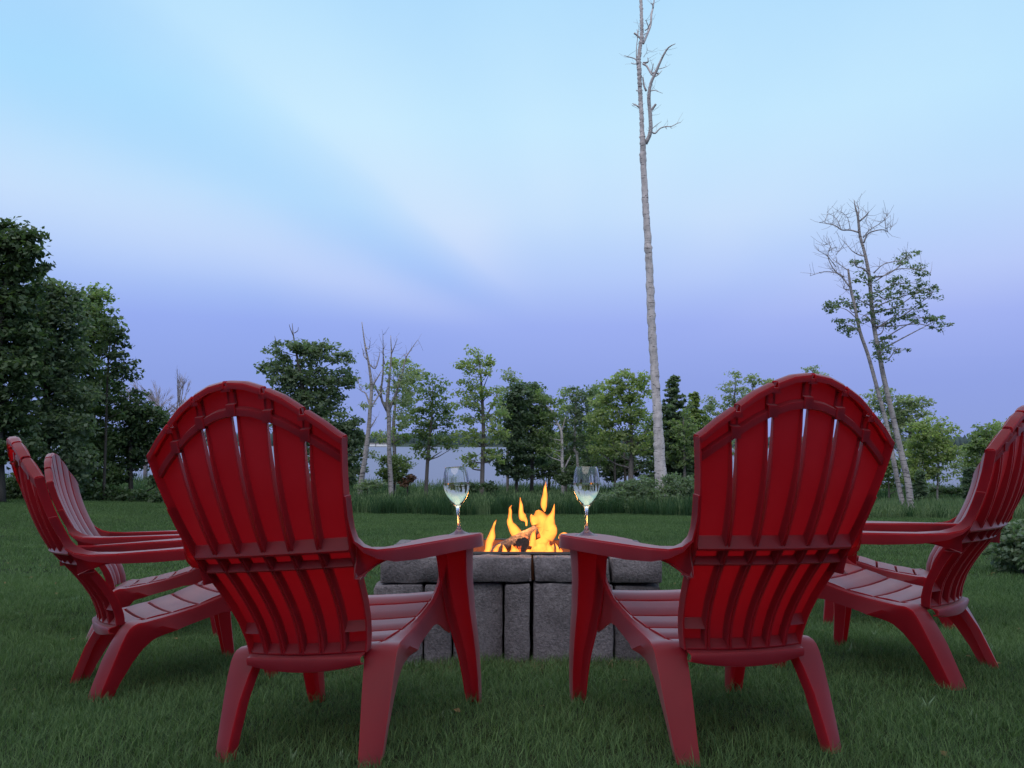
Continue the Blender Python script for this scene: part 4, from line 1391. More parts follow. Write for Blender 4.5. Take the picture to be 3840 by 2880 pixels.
# 2 leaning dead birch
tree('birch_tree', 'dead birch leaning left of the fire, leftmost of the three bare trunks', 'tree', GB, 26, [(832, 1250, 12), (862, 1080, 11), (893, 850, 9), (905, 700, 8), (915, 560, 7), (897, 400, 5), (872, 270, 3.4), (848, 110, 1.6)], c6,
     [(860, 680, 42, 22), (905, 1030, 22, 26), (905, 560, 26, 18)], M_LPALE, M_BIRCHG, 0.09, 0.7, 0.25, 22, branch=False, twigs=0.9, sep_branch=True,
     branches=[[(905, 690, 4), (870, 600, 3), (830, 575, 2), (800, 480, 1)], [(910, 700, 4), (955, 620, 3), (985, 580, 1)], [(900, 400, 3.4), (940, 430, 3), (965, 350, 2), (968, 320, 1)], [(872, 280, 3), (900, 300, 2), (912, 250, 1)], [(885, 370, 2.6), (860, 340, 2), (852, 300, 1)], [(915, 560, 4), (950, 500, 3), (985, 440, 1.2)], [(890, 860, 4), (935, 790, 2.4), (950, 760, 1)]])
# 3 twin-topped dead birch
tree('birch_tree', 'dying birch with forked bare top, middle of the three bare trunks', 'tree', GB, 26.5, [(1040, 1245, 11), (1032, 1060, 10), (1030, 900, 9), (1028, 760, 9), (1018, 660, 8), (1035, 460, 5), (1048, 330, 3), (1042, 200, 1.4)], c6,
     [(1070, 470, 60, 36), (1150, 430, 60, 46), (1190, 500, 50, 40), (1120, 560, 70, 50), (1090, 680, 80, 50), (1150, 620, 60, 60), (1010, 560, 50, 60), (980, 880, 46, 34), (1090, 800, 70, 50)], M_LPALE, M_BIRCHG, 0.09, 0.55, 0.25, 20, branch=False, twigs=1.0, sep_branch=True,
     branches=[[(1015, 720, 6), (980, 620, 5), (1000, 470, 3.6), (1008, 330, 2.4), (1012, 215, 1)], [(1022, 740, 6), (1080, 590, 5), (1120, 470, 4), (1145, 360, 3), (1180, 300, 2), (1230, 230, 1)], [(1150, 345, 2), (1130, 325, 1)], [(1048, 330, 2.4), (1075, 270, 1.6), (1095, 225, .8)], [(1000, 400, 2.6), (985, 310, 1.6), (990, 290, .8)], [(980, 640, 4), (945, 570, 3), (930, 520, 1.2)], [(1020, 690, 4), (1070, 640, 2.6), (1110, 610, 1)], [(1090, 560, 3), (1060, 500, 1.6), (1065, 450, .8)]])
tree('birch_tree', 'slim birch with leafy top close behind the two bare trunks, rightmost of the three', 'tree', GB, 28.5, [(1062, 1180, 9), (1066, 1000, 8), (1060, 820, 7), (1075, 650, 5), (1100, 480, 3)], c6,
     [(1120, 400, 80, 40), (1180, 460, 60, 60), (1060, 400, 50, 30), (1150, 540, 70, 60), (1200, 580, 50, 50), (1090, 900, 60, 50), (960, 900, 40, 40), (1130, 920, 40, 34), (1170, 680, 70, 60), (1130, 790, 80, 60)], M_LLIGHT, M_BIRCHG, 0.10, 0.8, 0.28, 24)
# 4 bush in front of the water
tree('bush', 'low round green bush standing between the bare birch trunks and the water', 'bush', 'shrubs at the lawn edge', 27.5, [(1065, 1220, 4), (1062, 1120, 3), (1060, 1040, 1.5)], c6,
     [(1040, 1050, 60, 34), (1090, 1090, 80, 46), (1030, 1130, 70, 50), (1080, 1170, 90, 46), (1140, 1100, 34, 30)], M_LMID, M_BARKD, 0.08, 1.5, 0.22, 26)
tree('bush', 'small bush with reddish leaves beside the low round green bush', 'bush', 'shrubs at the lawn edge', 27.2, [(1160, 1240, 3), (1170, 1200, 2)], c6,
     [(1170, 1195, 40, 22), (1195, 1180, 22, 14), (1140, 1215, 40, 22)], M_LRED, M_BARKD, 0.08, 1.2, 0.18, 20)
tree('bush', 'thin grey green bush at the foot of the dead leaning birch', 'bush', 'shrubs at the lawn edge', 25, [(880, 1290, 3), (880, 1230, 2)], c6,
     [(870, 1240, 60, 34), (930, 1230, 40, 30), (820, 1250, 30, 24)], M_LTEAL, M_BARKD, 0.08, 1.1, 0.2, 22)
# 5 maple right of the birches
tree('maple_tree', 'rounded maple with a clean trunk just left of the left wine glass', 'tree', GT, 28, [(1285, 1270, 8), (1296, 1060, 7.5), (1312, 900, 6), (1328, 740, 4), (1335, 560, 2)], c6,
     [(1340, 500, 60, 36), (1300, 560, 60, 44), (1390, 560, 60, 40), (1330, 640, 120, 50), (1240, 700, 60, 40), (1420, 680, 60, 44), (1330, 740, 130, 50), (1220, 800, 60, 44), (1440, 790, 60, 50), (1330, 850, 150, 60), (1400, 930, 110, 50), (1260, 900, 60, 50), (1450, 990, 60, 36), (1300, 980, 90, 40), (1260, 1030, 30, 24)],
     M_LMID, M_BARK, 0.105, 0.62, 0.30, 26, branches=[[(1297, 1070, 4), (1330, 1040, 3), (1390, 1000, 1)]])
# 6 taller light maple
tree('maple_tree', 'tallest light green maple, its airy crown above the left wine glass', 'tree', GT, 27, [(1672, 1270, 10), (1676, 1080, 9), (1682, 850, 8), (1672, 620, 6), (1662, 450, 3.6), (1645, 330, 1.6)], c6,
     [(1640, 310, 50, 30), (1600, 370, 70, 30), (1540, 410, 44, 20), (1690, 370, 60, 30), (1750, 390, 46, 20), (1640, 430, 90, 34), (1710, 470, 60, 34), (1590, 520, 70, 34), (1680, 560, 100, 40), (1560, 600, 70, 36), (1520, 660, 50, 26), (1750, 600, 60, 44), (1640, 660, 120, 46), (1740, 740, 90, 50), (1600, 760, 90, 40), (1540, 880, 60, 34), (1700, 860, 110, 60), (1620, 900, 80, 44), (1780, 900, 70, 50), (1560, 1040, 60, 26), (1590, 1090, 46, 24), (1700, 1010, 80, 46), (1760, 1050, 60, 40)],
     M_LLIGHT, M_BARK, 0.105, 0.60, 0.28, 24, branches=[[(1680, 760, 4), (1630, 660, 3), (1560, 600, 1)], [(1680, 800, 4), (1750, 660, 3), (1790, 560, 1)], [(1670, 590, 3), (1720, 470, 1)]])
tree('maple_tree', 'pale wispy treetop peeping out between the airy maple and the dark pines', 'tree', GT, 34, [(1850, 1150, 6), (1850, 800, 5), (1870, 560, 2)], c6,
     [(1890, 455, 50, 22), (1850, 510, 50, 28), (1910, 500, 30, 20), (1840, 620, 60, 60), (1820, 760, 70, 70)], M_LPALE, M_BARK, 0.11, 0.7, 0.3, 24)
# 8 pines behind the flames
tree('pine_tree', 'dark dense pine above the flames, leftmost of the dark group', 'tree', 'dark pines above the fire', 29, [(1912, 1260, 7), (1908, 1000, 6), (1915, 750, 5), (1920, 560, 2)], c6,
     [(1925, 560, 46, 40), (1890, 590, 56, 50), (1950, 640, 70, 60), (1880, 700, 70, 60), (1930, 780, 100, 70), (1870, 860, 60, 60), (1930, 920, 110, 70), (1900, 1020, 110, 50), (1860, 1090, 90, 30), (1920, 1140, 100, 36), (1850, 1160, 60, 20)], M_NEEDLE, M_BARKD, 0.13, 1.15, 0.30, 30)
tree('pine_tree', 'dark dense pine right of the first one above the flames', 'tree', 'dark pines above the fire', 30, [(2015, 1250, 8), (2020, 1000, 7), (2010, 780, 5), (2005, 600, 2)], c6,
     [(2000, 570, 70, 36), (2060, 600, 60, 46), (2030, 680, 100, 60), (2090, 740, 70, 70), (2010, 800, 110, 70), (2080, 880, 90, 60), (2000, 940, 100, 60), (2040, 1040, 110, 50)], M_NEEDLE, M_BARKD, 0.13, 1.0, 0.30, 28)
# 9-14 the mass of trees between the flames and the right chair
tree('birch_tree', 'crooked white birch trunk forking left behind the right wine glass', 'tree', GB, 29, [(242, 1130, 7), (238, 950, 6.5), (236, 780, 6), (226, 690, 5.5), (180, 600, 4), (150, 530, 3), (120, 500, 1.4)], c7,
     [(90, 400, 70, 40), (150, 440, 60, 50), (60, 480, 60, 50), (180, 560, 60, 50), (110, 600, 90, 60), (60, 700, 70, 60), (170, 760, 70, 60), (80, 850, 90, 60)], M_LMID, M_BIRCH, 0.10, 0.85, 0.3, 24, branches=[[(236, 700, 4), (250, 640, 3), (262, 590, 1.4)], [(238, 860, 3), (190, 860, 2), (150, 840, 1)], [(240, 930, 3), (200, 900, 2), (165, 880, 1)], [(262, 1000, 3), (290, 940, 3), (308, 905, 1.4)]])
tree('birch_tree', 'slender white birch deep in the foliage, just above the right wine glass', 'tree', GB, 30, [(372, 1100, 6), (362, 900, 6), (342, 850, 6), (345, 700, 5), (350, 560, 3), (352, 420, 1.6)], c7,
     [(360, 360, 90, 34), (300, 420, 70, 50), (420, 430, 60, 50), (350, 500, 100, 60), (290, 600, 80, 60), (420, 600, 80, 60), (350, 720, 110, 70), (420, 830, 80, 60), (300, 850, 70, 50), (460, 380, 30, 40)], M_LTEAL, M_BIRCH, 0.10, 0.95, 0.3, 26, branches=[[(345, 860, 4), (375, 880, 3), (380, 900, 1.5)]])
tree('maple_tree', 'broad light green maple, highest of the mass left of the tall bare trunk', 'tree', GT, 28.5, [(810, 1090, 12), (815, 950, 11), (825, 860, 9), (812, 700, 7), (805, 480, 5), (795, 300, 2.5)], c7,
     [(790, 215, 46, 34), (730, 260, 60, 40), (840, 270, 50, 40), (660, 300, 60, 40), (780, 330, 110, 50), (620, 370, 70, 50), (700, 420, 110, 60), (850, 400, 90, 50), (920, 250, 26, 26), (920, 330, 40, 40), (560, 430, 70, 50), (620, 520, 100, 60), (760, 540, 120, 60), (900, 520, 60, 60), (540, 600, 80, 60), (680, 650, 120, 60), (840, 640, 100, 60), (600, 740, 100, 60), (760, 760, 120, 60), (900, 740, 80, 60), (540, 860, 60, 46), (680, 860, 100, 46), (900, 860, 70, 46)],
     M_LLIGHT, M_BARK, 0.115, 0.95, 0.33, 30, branches=[[(820, 880, 6), (760, 760, 4), (700, 620, 2)], [(822, 860, 6), (880, 780, 4), (930, 700, 1.6)], [(815, 900, 5), (870, 850, 3), (900, 810, 1)]])
tree('maple_tree', 'thin grey trunked tree half hidden left of the broad light maple', 'tree', GT, 31, [(680, 1130, 5), (676, 950, 5), (672, 800, 4), (600, 600, 2)], c7,
     [(520, 340, 50, 30), (500, 430, 60, 50), (520, 520, 70, 60), (470, 640, 60, 60), (500, 760, 70, 60), (620, 880, 60, 50), (560, 950, 60, 34)], M_LMID, M_BARK, 0.11, 0.9, 0.3, 26)
tree('maple_tree', 'dim green tree filling the gap under the broad light maple', 'tree', GT, 34, [(760, 1130, 6), (750, 900, 5), (740, 700, 2)], c7,
     [(600, 900, 120, 60), (780, 920, 120, 60), (940, 900, 80, 60), (480, 880, 90, 60), (700, 980, 100, 34), (930, 980, 60, 34)], M_LDARK, M_BARK, 0.12, 0.8, 0.33, 24)


def conifer(label, Y, base_px, top_px, conv, halfw, m_, group, seed=0, dens=1.0, name='spruce_tree'):
    rr = np.random.default_rng(seed)
    top = at(*conv(*top_px), Y); bs = at(*conv(*base_px), Y)
    base = np.array([bs[0], Y, float(gz(bs[0], Y)) - 0.1])
    H_ = top[2] - base[2]
    wmax = at(*conv(base_px[0] + halfw, base_px[1]), Y)[0] - bs[0]
    root = empty(name, tuple(base)); tag(root, label, 'tree', group)
    b = MB(); b.tube([(0, 0, 0), ((top[0] - base[0]) * .5, 0, H_ * .5), (top[0] - base[0], 0, H_)], [wmax * .06, wmax * .035, 0.008], 7)
    cen = []; 
    z = 0.10 * H_
    while z < H_ * 0.99:
        f = 1 - z / H_
        L_ = wmax * (f ** 0.8) * rr.uniform(0.8, 1.1) + 0.05
        nb = int(5 + 5 * f)
        for k in range(nb):
            a = rr.uniform(0, 2 * PI); l = L_ * rr.uniform(0.45, 1.12)
            px_ = (top[0] - base[0]) * z / H_
            pts_ = [(px_, 0, z), (px_ + math.cos(a) * l * .5, math.sin(a) * l * .5, z - 0.06 * l), (px_ + math.cos(a) * l, math.sin(a) * l, z - 0.02 * l)]
            if l > 0.3: b.tube(pts_, [0.018 * f + .006, .008, .004], 4, False)
            for s in np.arange(0.12, 1.0, 0.14 / max(l, .2)):
                q = np.array(pts_[0]) * (1 - s) + np.array(pts_[2]) * s + (0, 0, -0.10 * l * s * (1 - s))
                cen.append(q + rr.normal(0, .03, 3))
        z += 0.085 + 0.06 * f
    b.build('trunk', M_BARKD, root, 180)
    cen = np.array(cen)
    Q = leaves(cen, np.tile([[.11, .11, .05]], (len(cen), 1)), int(16 * dens), 0.12, 0.8)
    quads_obj('crown', Q, m_, root)
    return root


GS = 'spruces along the shore'
conifer('narrow pointed spruce right behind the tall bare birch trunk', 29, (1165, 1080), (1165, 225), c7, 430, M_LTEAL, GS, 3, 1.2)
conifer('bright green pointed conifer between the spruce and the right wine glass chair', 31, (1340, 1080), (1335, 370), c7, 360, M_LLIGHT, GS, 4, 1.2, 'conifer_tree')
tree('maple_tree', 'green tree right of the narrow spruce, meeting the edge of the chair back', 'tree', GT, 32, [(1440, 1080, 8), (1440, 800, 6), (1450, 600, 2)], c7,
     [(1450, 520, 60, 40), (1400, 600, 60, 50), (1480, 620, 60, 60), (1430, 720, 100, 60), (1300, 780, 90, 60), (1440, 840, 110, 60), (1280, 900, 110, 60), (1420, 960, 110, 50), (1120, 900, 110, 60), (1240, 990, 100, 40)], M_LMID, M_BARK, 0.115, 0.95, 0.33, 28)
tree('aspen_tree', 'thin pale aspen, its spire of leaves left of the right chair back', 'tree', GT, 30, [(1600, 1050, 6), (1640, 700, 5), (1670, 400, 3), (1682, 240, 1.4)], c7,
     [(1680, 230, 34, 26), (1675, 300, 60, 26), (1640, 350, 70, 30), (1720, 370, 50, 34), (1660, 430, 80, 40), (1740, 460, 50, 40), (1600, 480, 50, 30), (1480, 440, 26, 26), (1480, 500, 50, 34), (1560, 560, 80, 40), (1660, 560, 100, 50), (1520, 640, 60, 50), (1600, 700, 100, 60), (1620, 850, 120, 90)], M_LPALE, M_BARK, 0.10, 0.75, 0.28, 26)
tree('aspen_tree', 'pale aspen top just clearing the left shoulder of the right chair back', 'tree', GT, 32, [(1830, 1050, 5), (1825, 600, 4), (1822, 380, 2.5), (1830, 260, 1.2)], c7,
     [(1825, 250, 36, 20), (1790, 290, 40, 16), (1870, 300, 40, 22), (1930, 300, 34, 20), (1850, 350, 60, 24), (1960, 300, 20, 14), (1900, 400, 80, 40), (1800, 440, 70, 40)], M_LPALE, M_BARK, 0.10, 0.7, 0.25, 24)
tree('aspen_tree', 'tip of a pale aspen showing over the top of the right chair back', 'tree', GT, 34, [(1765, 960, 5), (1762, 850, 4), (1752, 800, 2)], D,
     [(1750, 796, 12, 7), (1762, 806, 12, 6), (1780, 812, 8, 5), (1745, 830, 20, 14), (1770, 850, 24, 20)], M_LPALE, M_BARK, 0.10, 0.8, 0.25, 24)

for k_, (cx_, top_, w_, Y_, mt_, lab_) in enumerate((
        (130, 700, 150, 36, M_LDARK, 'dim tree low between the dark pines and the crooked white birch'),
        (420, 640, 130, 37, M_LTEAL, 'dim grey green tree behind the slender birch, low above the water'),
        (1010, 560, 140, 36, M_LMID, 'green tree just behind the tall bare trunk, left of the spruce'),
        (1120, 700, 130, 37, M_LTEAL, 'grey green tree low behind the foot of the narrow spruce'),
        (1300, 560, 140, 37, M_LDARK, 'dim tree behind the bright green conifer'))):
    tree('maple_tree', lab_, 'tree', GT, Y_, [(cx_, 1120, 6), (cx_ + 8, 900, 5), (cx_, top_, 2)], c7,
         [(cx_, top_ + 30, w_ * .5, 44), (cx_ - w_ * .4, top_ + 90, w_ * .5, 50), (cx_ + w_ * .4, top_ + 90, w_ * .5, 50), (cx_, top_ + 150, w_ * .8, 60), (cx_ - w_ * .5, top_ + 220, w_ * .6, 60), (cx_ + w_ * .5, top_ + 220, w_ * .6, 60), (cx_, top_ + 290, w_ * .7, 50)],
         mt_, M_BARKD, 0.12, 0.75, 0.33, 26)

tree('maple_tree', 'light green tree overlapping the right flank of the narrow spruce', 'tree', GT, 28, [(1255, 1090, 6), (1250, 800, 5), (1245, 600, 2)], c7,
     [(1250, 540, 50, 40), (1200, 640, 60, 50), (1300, 640, 60, 50), (1250, 740, 90, 60), (1180, 840, 70, 50), (1310, 850, 80, 50), (1240, 940, 90, 50)], M_LMID, M_BARK, 0.105, 0.75, 0.30, 26)
tree('maple_tree', 'light green tree filling the gap between the dark pines and the slender birch', 'tree', GT, 32, [(270, 1110, 6), (275, 800, 5), (270, 500, 2)], c7,
     [(270, 400, 44, 40), (230, 480, 60, 50), (310, 500, 60, 50), (270, 600, 80, 60), (220, 720, 70, 60), (300, 760, 80, 60), (250, 880, 90, 50)], M_LLIGHT, M_BARK, 0.11, 0.7, 0.30, 26)
tree('maple_tree', 'light green tree between the slender birch and the broad maple', 'tree', GT, 32, [(530, 1110, 6), (530, 800, 5), (535, 450, 2)], c7,
     [(540, 360, 44, 36), (500, 450, 60, 50), (580, 470, 60, 50), (540, 580, 80, 60), (490, 700, 70, 60), (580, 740, 80, 60), (530, 860, 90, 50)], M_LLIGHT, M_BARK, 0.11, 0.7, 0.30, 26)

# 12 the very tall bare birch
main = [(1428, 1048, 26), (1424, 980, 23), (1419, 900, 19.5), (1413, 800, 18), (1407, 720, 17), (1402, 610, 16), (1397, 520, 15), (1392, 440, 14), (1388, 360, 13), (1386, 310, 12.5)]
mt = [(1385, 290, 10), (1384, 255, 9), (1382, 225, 9.5), (1380, 190, 9), (1378, 160, 9.5), (1377, 140, 9.5), (1380, 110, 8), (1384, 85, 8), (1383, 50, 7), (1382, 10, 6.5), (1380, -40, 5), (1384, -110, 3), (1381, -170, 1)]
tT = lambda L: [(1267.2 + x * .24304, y * .24304, w) for x, y, w in L]
brs = [tT(l) for l in (
    [(515, 1300, 8), (553, 1200, 9), (543, 1050, 8), (528, 930, 8), (540, 820, 6.5), (580, 730, 6), (620, 640, 4.5), (660, 570, 3.6), (690, 550, 2.6), (725, 545, 1.4)],
    [(492, 420, 5), (540, 300, 5), (575, 200, 4.6), (590, 80, 4.6), (612, 0, 3.6), (640, -150, 2)],
    [(460, 590, 4), (425, 560, 3), (405, 548, 2.5), (325, 525, 1.4)], [(440, 600, 2.4), (400, 600, 1.8), (385, 588, 1)],
    [(440, 580, 2.6), (430, 540, 2.2), (430, 450, 1.8), (440, 370, 1.4), (452, 265, .9)], [(478, 385, 4), (440, 350, 4), (410, 330, 4.4)], [(440, 370, 2), (445, 290, 1.6), (440, 280, 1)],
    [(490, 600, 5), (520, 630, 4.6), (545, 690, 4), (565, 730, 3)], [(490, 590, 4), (520, 590, 4), (534, 580, 3), (530, 548, 1.4)],
    [(565, 1190, 4), (600, 1205, 3.4), (640, 1165, 2.8), (690, 1150, 2.4), (740, 1150, 2), (790, 1125, 1.6), (818, 1120, 1)], [(690, 1150, 1.5), (703, 1172, .8)], [(735, 1150, 1.5), (745, 1160, .8)],
    [(568, 1168, 2), (610, 1130, 1.6), (657, 1095, .9)], [(548, 1030, 5), (575, 990, 5.5), (603, 955, 4.5)], [(480, 995, 4), (440, 950, 3.6), (405, 925, 1.6)], [(465, 970, 1.6), (425, 955, 1), (398, 957, .6)],
    [(522, 830, 5), (500, 780, 4), (490, 712, 3)], [(562, 700, 3), (568, 650, 2.2), (577, 612, 1.4)], [(565, 685, 4), (600, 672, 4), (628, 678, 3.6)], [(582, 715, 2.4), (620, 700, 2), (655, 665, 1)],
    [(610, 650, 2), (660, 638, 1.6), (698, 624, 1)], [(550, 832, 2.4), (590, 830, 2), (610, 845, 1.4), (658, 872, .7)], [(505, 305, 2.6), (535, 288, 2.2), (520, 240, 1.8), (505, 225, 1)], [(500, 345, 2.4), (520, 322, 1.6)],
    [(530, 290, 2), (555, 240, 2)], [(580, 110, 3), (572, 80, 3), (555, 74, 2)], [(470, 60, 2.4), (462, 95, 1.4)], [(442, 830, 3), (432, 820, 1.5)], [(545, 870, 5), (538, 905, 4.5)],
    [(560, 1080, 1.6), (575, 1040, 1.2), (568, 1000, .7)], [(495, 540, 1.4), (520, 500, 1.0), (530, 460, .5)], [(520, 510, 1), (545, 495, .5)])]
tree('birch_tree', 'very tall limbless white birch trunk with broken bare top reaching out of the picture', 'tree', GB, 25, main + mt, D, [], M_LMID, M_BIRCH, branches=brs, sep_branch=True, lumps=True, twigs=0.30)

# 10 twin birch on the right with a few leafy branches
sc_ = 0.434
m8 = lambda L: [(x, y, w) for x, y, w in L]
tree('birch_tree', 'taller trunk of the twin birch on the right, bare crown and some leafy branches', 'tree', GB, 21.5, m8([(688, 1625, 15), (672, 1480, 14), (642, 1320, 12.5), (602, 1130, 11.5), (562, 950, 10.5), (540, 850, 9.5), (516, 700, 9), (494, 560, 8.5), (480, 450, 7.5), (460, 330, 6.5), (440, 240, 6), (424, 150, 5), (410, 100, 3), (404, 65, 1.5)]), c8,
     [(600, 480, 120, 34), (540, 560, 80, 40), (720, 520, 100, 30), (790, 535, 60, 24), (640, 610, 120, 34), (740, 650, 90, 26), (830, 705, 34, 16), (800, 670, 50, 18), (560, 770, 60, 40), (520, 840, 46, 30), (600, 810, 50, 22), (450, 470, 44, 30), (440, 560, 46, 44), (450, 640, 46, 30), (680, 345, 36, 20), (640, 370, 30, 16), (750, 430, 30, 14), (720, 400, 26, 14), (560, 680, 60, 26)], M_LTEAL, M_BIRCHG, 0.075, 0.42, 0.19, 20, twigs=1.6, sep_branch=True, depth=0.8,
     branches=[m8(l) for l in ([(424, 150, 3.4), (436, 110, 2.2), (433, 66, 1)], [(432, 170, 4), (455, 150, 3), (468, 132, 2)], [(440, 225, 3.6), (390, 212, 3.2), (345, 212, 2.8), (310, 190, 2), (270, 182, 1.6), (228, 178, 1)], [(345, 210, 1.8), (330, 150, 1.4), (290, 110, .8)], [(390, 210, 1.8), (375, 150, 1.3), (340, 120, .8)],
               [(458, 275, 3.6), (480, 230, 3), (520, 212, 2.6), (560, 206, 2.2), (588, 215, 1.4)], [(455, 250, 2.6), (480, 215, 2), (520, 190, 1.6), (560, 160, 1)], [(570, 208, 1.8), (562, 160, 1.4), (575, 130, .8)], [(588, 212, 1.4), (605, 186, .8)], [(470, 345, 3), (430, 340, 2.4), (390, 320, 1.8), (360, 290, 1)],
               [(485, 440, 4), (440, 410, 3.4), (400, 405, 2.6), (380, 380, 1.6)], [(500, 450, 3.4), (560, 440, 2.6), (620, 400, 2), (670, 345, 1)], [(500, 430, 2.6), (540, 390, 2), (600, 380, 1.4), (640, 360, .8)], [(510, 470, 3), (600, 415, 2.2), (700, 415, 1.6), (765, 435, .9)], [(505, 600, 3.4), (600, 560, 2.6), (700, 530, 2), (800, 525, 1)], [(512, 690, 3.4), (620, 690, 2.6), (740, 680, 2), (850, 715, 1)], [(520, 710, 3), (560, 680, 2.4), (640, 630, 1.4)])])
tree('birch_tree', 'shorter leaning trunk of the twin birch on the right', 'tree', GB, 21.6, m8([(662, 1625, 11), (630, 1500, 10.5), (600, 1380, 10), (562, 1180, 9), (520, 1030, 8.5), (498, 950, 8), (470, 830, 7.5), (430, 720, 7), (402, 600, 6.5), (384, 510, 6), (370, 410, 4)]), c8,
     [(310, 600, 60, 26), (280, 590, 34, 18), (370, 580, 40, 24), (370, 690, 50, 28), (350, 660, 34, 20), (400, 370, 26, 16), (370, 720, 24, 14)], M_LTEAL, M_BIRCHG, 0.075, 0.45, 0.19, 20, twigs=1.8, sep_branch=True,
     branches=[m8(l) for l in ([(378, 500, 3.4), (350, 450, 3), (310, 400, 2.6), (290, 330, 1.8), (315, 270, 1)], [(350, 450, 2.6), (320, 430, 2), (260, 420, 1.6), (190, 440, .9)], [(310, 400, 2), (260, 350, 1.5), (215, 330, .8)], [(290, 330, 1.6), (280, 290, 1.2), (240, 290, .8)], [(310, 340, 1.6), (340, 300, 1)], [(375, 420, 2.4), (350, 400, 1.8), (300, 360, 1)], [(375, 515, 3), (350, 510, 2), (342, 500, 1)])])
# trees to the right
tree('poplar_tree', 'pale grey green tree behind the twin birch', 'tree', GT, 33, [(690, 1480, 9), (690, 1300, 8), (690, 1150, 4)], c8,
     [(540, 1040, 60, 40), (490, 1080, 40, 40), (620, 1090, 80, 50), (690, 1060, 50, 34), (750, 1080, 40, 34), (560, 1150, 90, 50), (700, 1150, 80, 50), (640, 1230, 110, 60), (560, 1260, 70, 50)], M_LPALE, M_BARK, 0.12, 0.75, 0.32, 26, branches=[[(690, 1340, 4), (705, 1270, 3), (712, 1200, 1)]])
tree('poplar_tree', 'rounded light green tree with two thin pale trunks right of the twin birch', 'tree', GT, 29, [(820, 1530, 4), (820, 1430, 4), (815, 1300, 2)], c8,
     [(790, 1180, 60, 34), (730, 1220, 60, 44), (850, 1220, 46, 34), (780, 1260, 110, 50), (720, 1320, 80, 50), (840, 1320, 80, 50), (900, 1330, 50, 24), (770, 1390, 110, 50), (830, 1440, 50, 34), (700, 1430, 60, 44)], M_LLIGHT, M_BIRCHG, 0.105, 1.0, 0.30, 30, branches=[[(750, 1530, 3.6), (752, 1400, 3.2), (760, 1300, 2)]])
tree('poplar_tree', 'dark tree trunked low behind the taller twin birch trunk', 'tree', GT, 30, [(570, 1500, 4), (560, 1380, 3)], c8,
     [(560, 1430, 60, 60), (620, 1400, 60, 60), (560, 1360, 50, 40), (680, 1480, 60, 34)], M_LMID, M_BARK, 0.11, 1.0, 0.3, 26)
tree('willow_tree', 'sparse blue green tree hanging over the water gap on the right', 'tree', GT, 31, [(960, 1500, 4), (955, 1400, 3), (940, 1340, 1.5)], c8,
     [(920, 1400, 60, 30), (960, 1370, 60, 34), (900, 1340, 40, 24), (980, 1430, 40, 40)], M_LPALE, M_BARK, 0.10, 0.5, 0.25, 20)
tree('willow_tree', 'mid green bushy tree left of the right edge chair back', 'tree', GT, 27, [(1050, 1530, 6), (1050, 1350, 5), (1060, 1200, 2)], c8,
     [(1010, 1270, 34, 30), (1060, 1230, 60, 40), (1040, 1310, 80, 50), (1090, 1300, 60, 60), (1020, 1390, 70, 50), (1080, 1410, 70, 60), (1030, 1480, 80, 46), (1110, 1490, 60, 40)], M_LMID, M_BARK, 0.105, 1.2, 0.30, 30)
tree('poplar_tree', 'light green tree rising behind the chair back at the right edge', 'tree', GT, 29, [(1180, 1530, 8), (1180, 1350, 6), (1170, 1200, 3)], c8,
     [(1160, 1200, 60, 34), (1110, 1230, 44, 34), (1220, 1190, 60, 40), (1160, 1280, 90, 60), (1250, 1270, 60, 60), (1180, 1380, 110, 70), (1280, 1380, 60, 90), (1340, 1250, 80, 80), (1360, 1400, 90, 90)], M_LLIGHT, M_BARK, 0.11, 1.0, 0.32, 28)
conifer('small dark spruce at the water gap beside the mid green tree', 26, (985, 1535), (975, 1400), c8, 50, M_NEEDLE, GS, 6, 1.6)
conifer('low dark spruce at the foot of the twin birch, behind the grass', 27, (730, 1530), (728, 1420), c8, 55, M_NEEDLE, GS, 7, 1.6)
tree('bush', 'low dark bank of bushes along the water on the right', 'bush', 'shrubs at the lawn edge', 32, [(890, 1530, 2), (890, 1510, 1)], c8,
     [(860, 1510, 80, 14), (930, 1515, 60, 12)], M_LDARK, M_BARKD, 0.09, 1.4, 0.2, 22)

# left mass
GL = 'dark maples massed on the left'
tree('maple_tree', 'tallest dark tree, cut by the left edge of the photo', 'tree', GL, 19, [(0, 1560, 26), (-5, 1200, 22), (10, 700, 16), (40, 350, 8), (60, 120, 3)], cL,
     [(60, 100, 60, 34), (20, 150, 70, 60), (130, 160, 70, 40), (190, 150, 28, 22), (80, 220, 120, 60), (190, 250, 46, 40), (0, 300, 110, 80), (140, 310, 90, 50), (60, 400, 120, 80), (-80, 260, 90, 100), (-80, 450, 100, 100), (30, 520, 140, 90), (-60, 650, 110, 110), (60, 680, 140, 100), (-40, 850, 120, 110), (80, 880, 140, 110), (0, 1080, 150, 110), (0, 1260, 150, 110)],
     M_LDARK, M_BARKD, 0.12, 1.5, 0.34, 34)
tree('maple_tree', 'leafy green maple second from the left edge', 'tree', GL, 20.5, [(250, 1550, 20), (245, 1200, 16), (250, 800, 11), (250, 500, 5), (240, 380, 2)], cL,
     [(235, 385, 34, 34), (270, 440, 60, 40), (340, 440, 50, 30), (200, 470, 70, 60), (300, 520, 110, 60), (380, 480, 50, 40), (220, 600, 120, 80), (340, 640, 120, 80), (200, 760, 130, 90), (330, 800, 130, 90), (220, 930, 140, 90), (350, 980, 130, 90), (240, 1120, 140, 90), (370, 1150, 120, 80), (250, 1300, 150, 80), (380, 1330, 110, 80), (280, 1440, 150, 60)],
     M_LTEAL, M_BARKD, 0.115, 1.6, 0.34, 34)
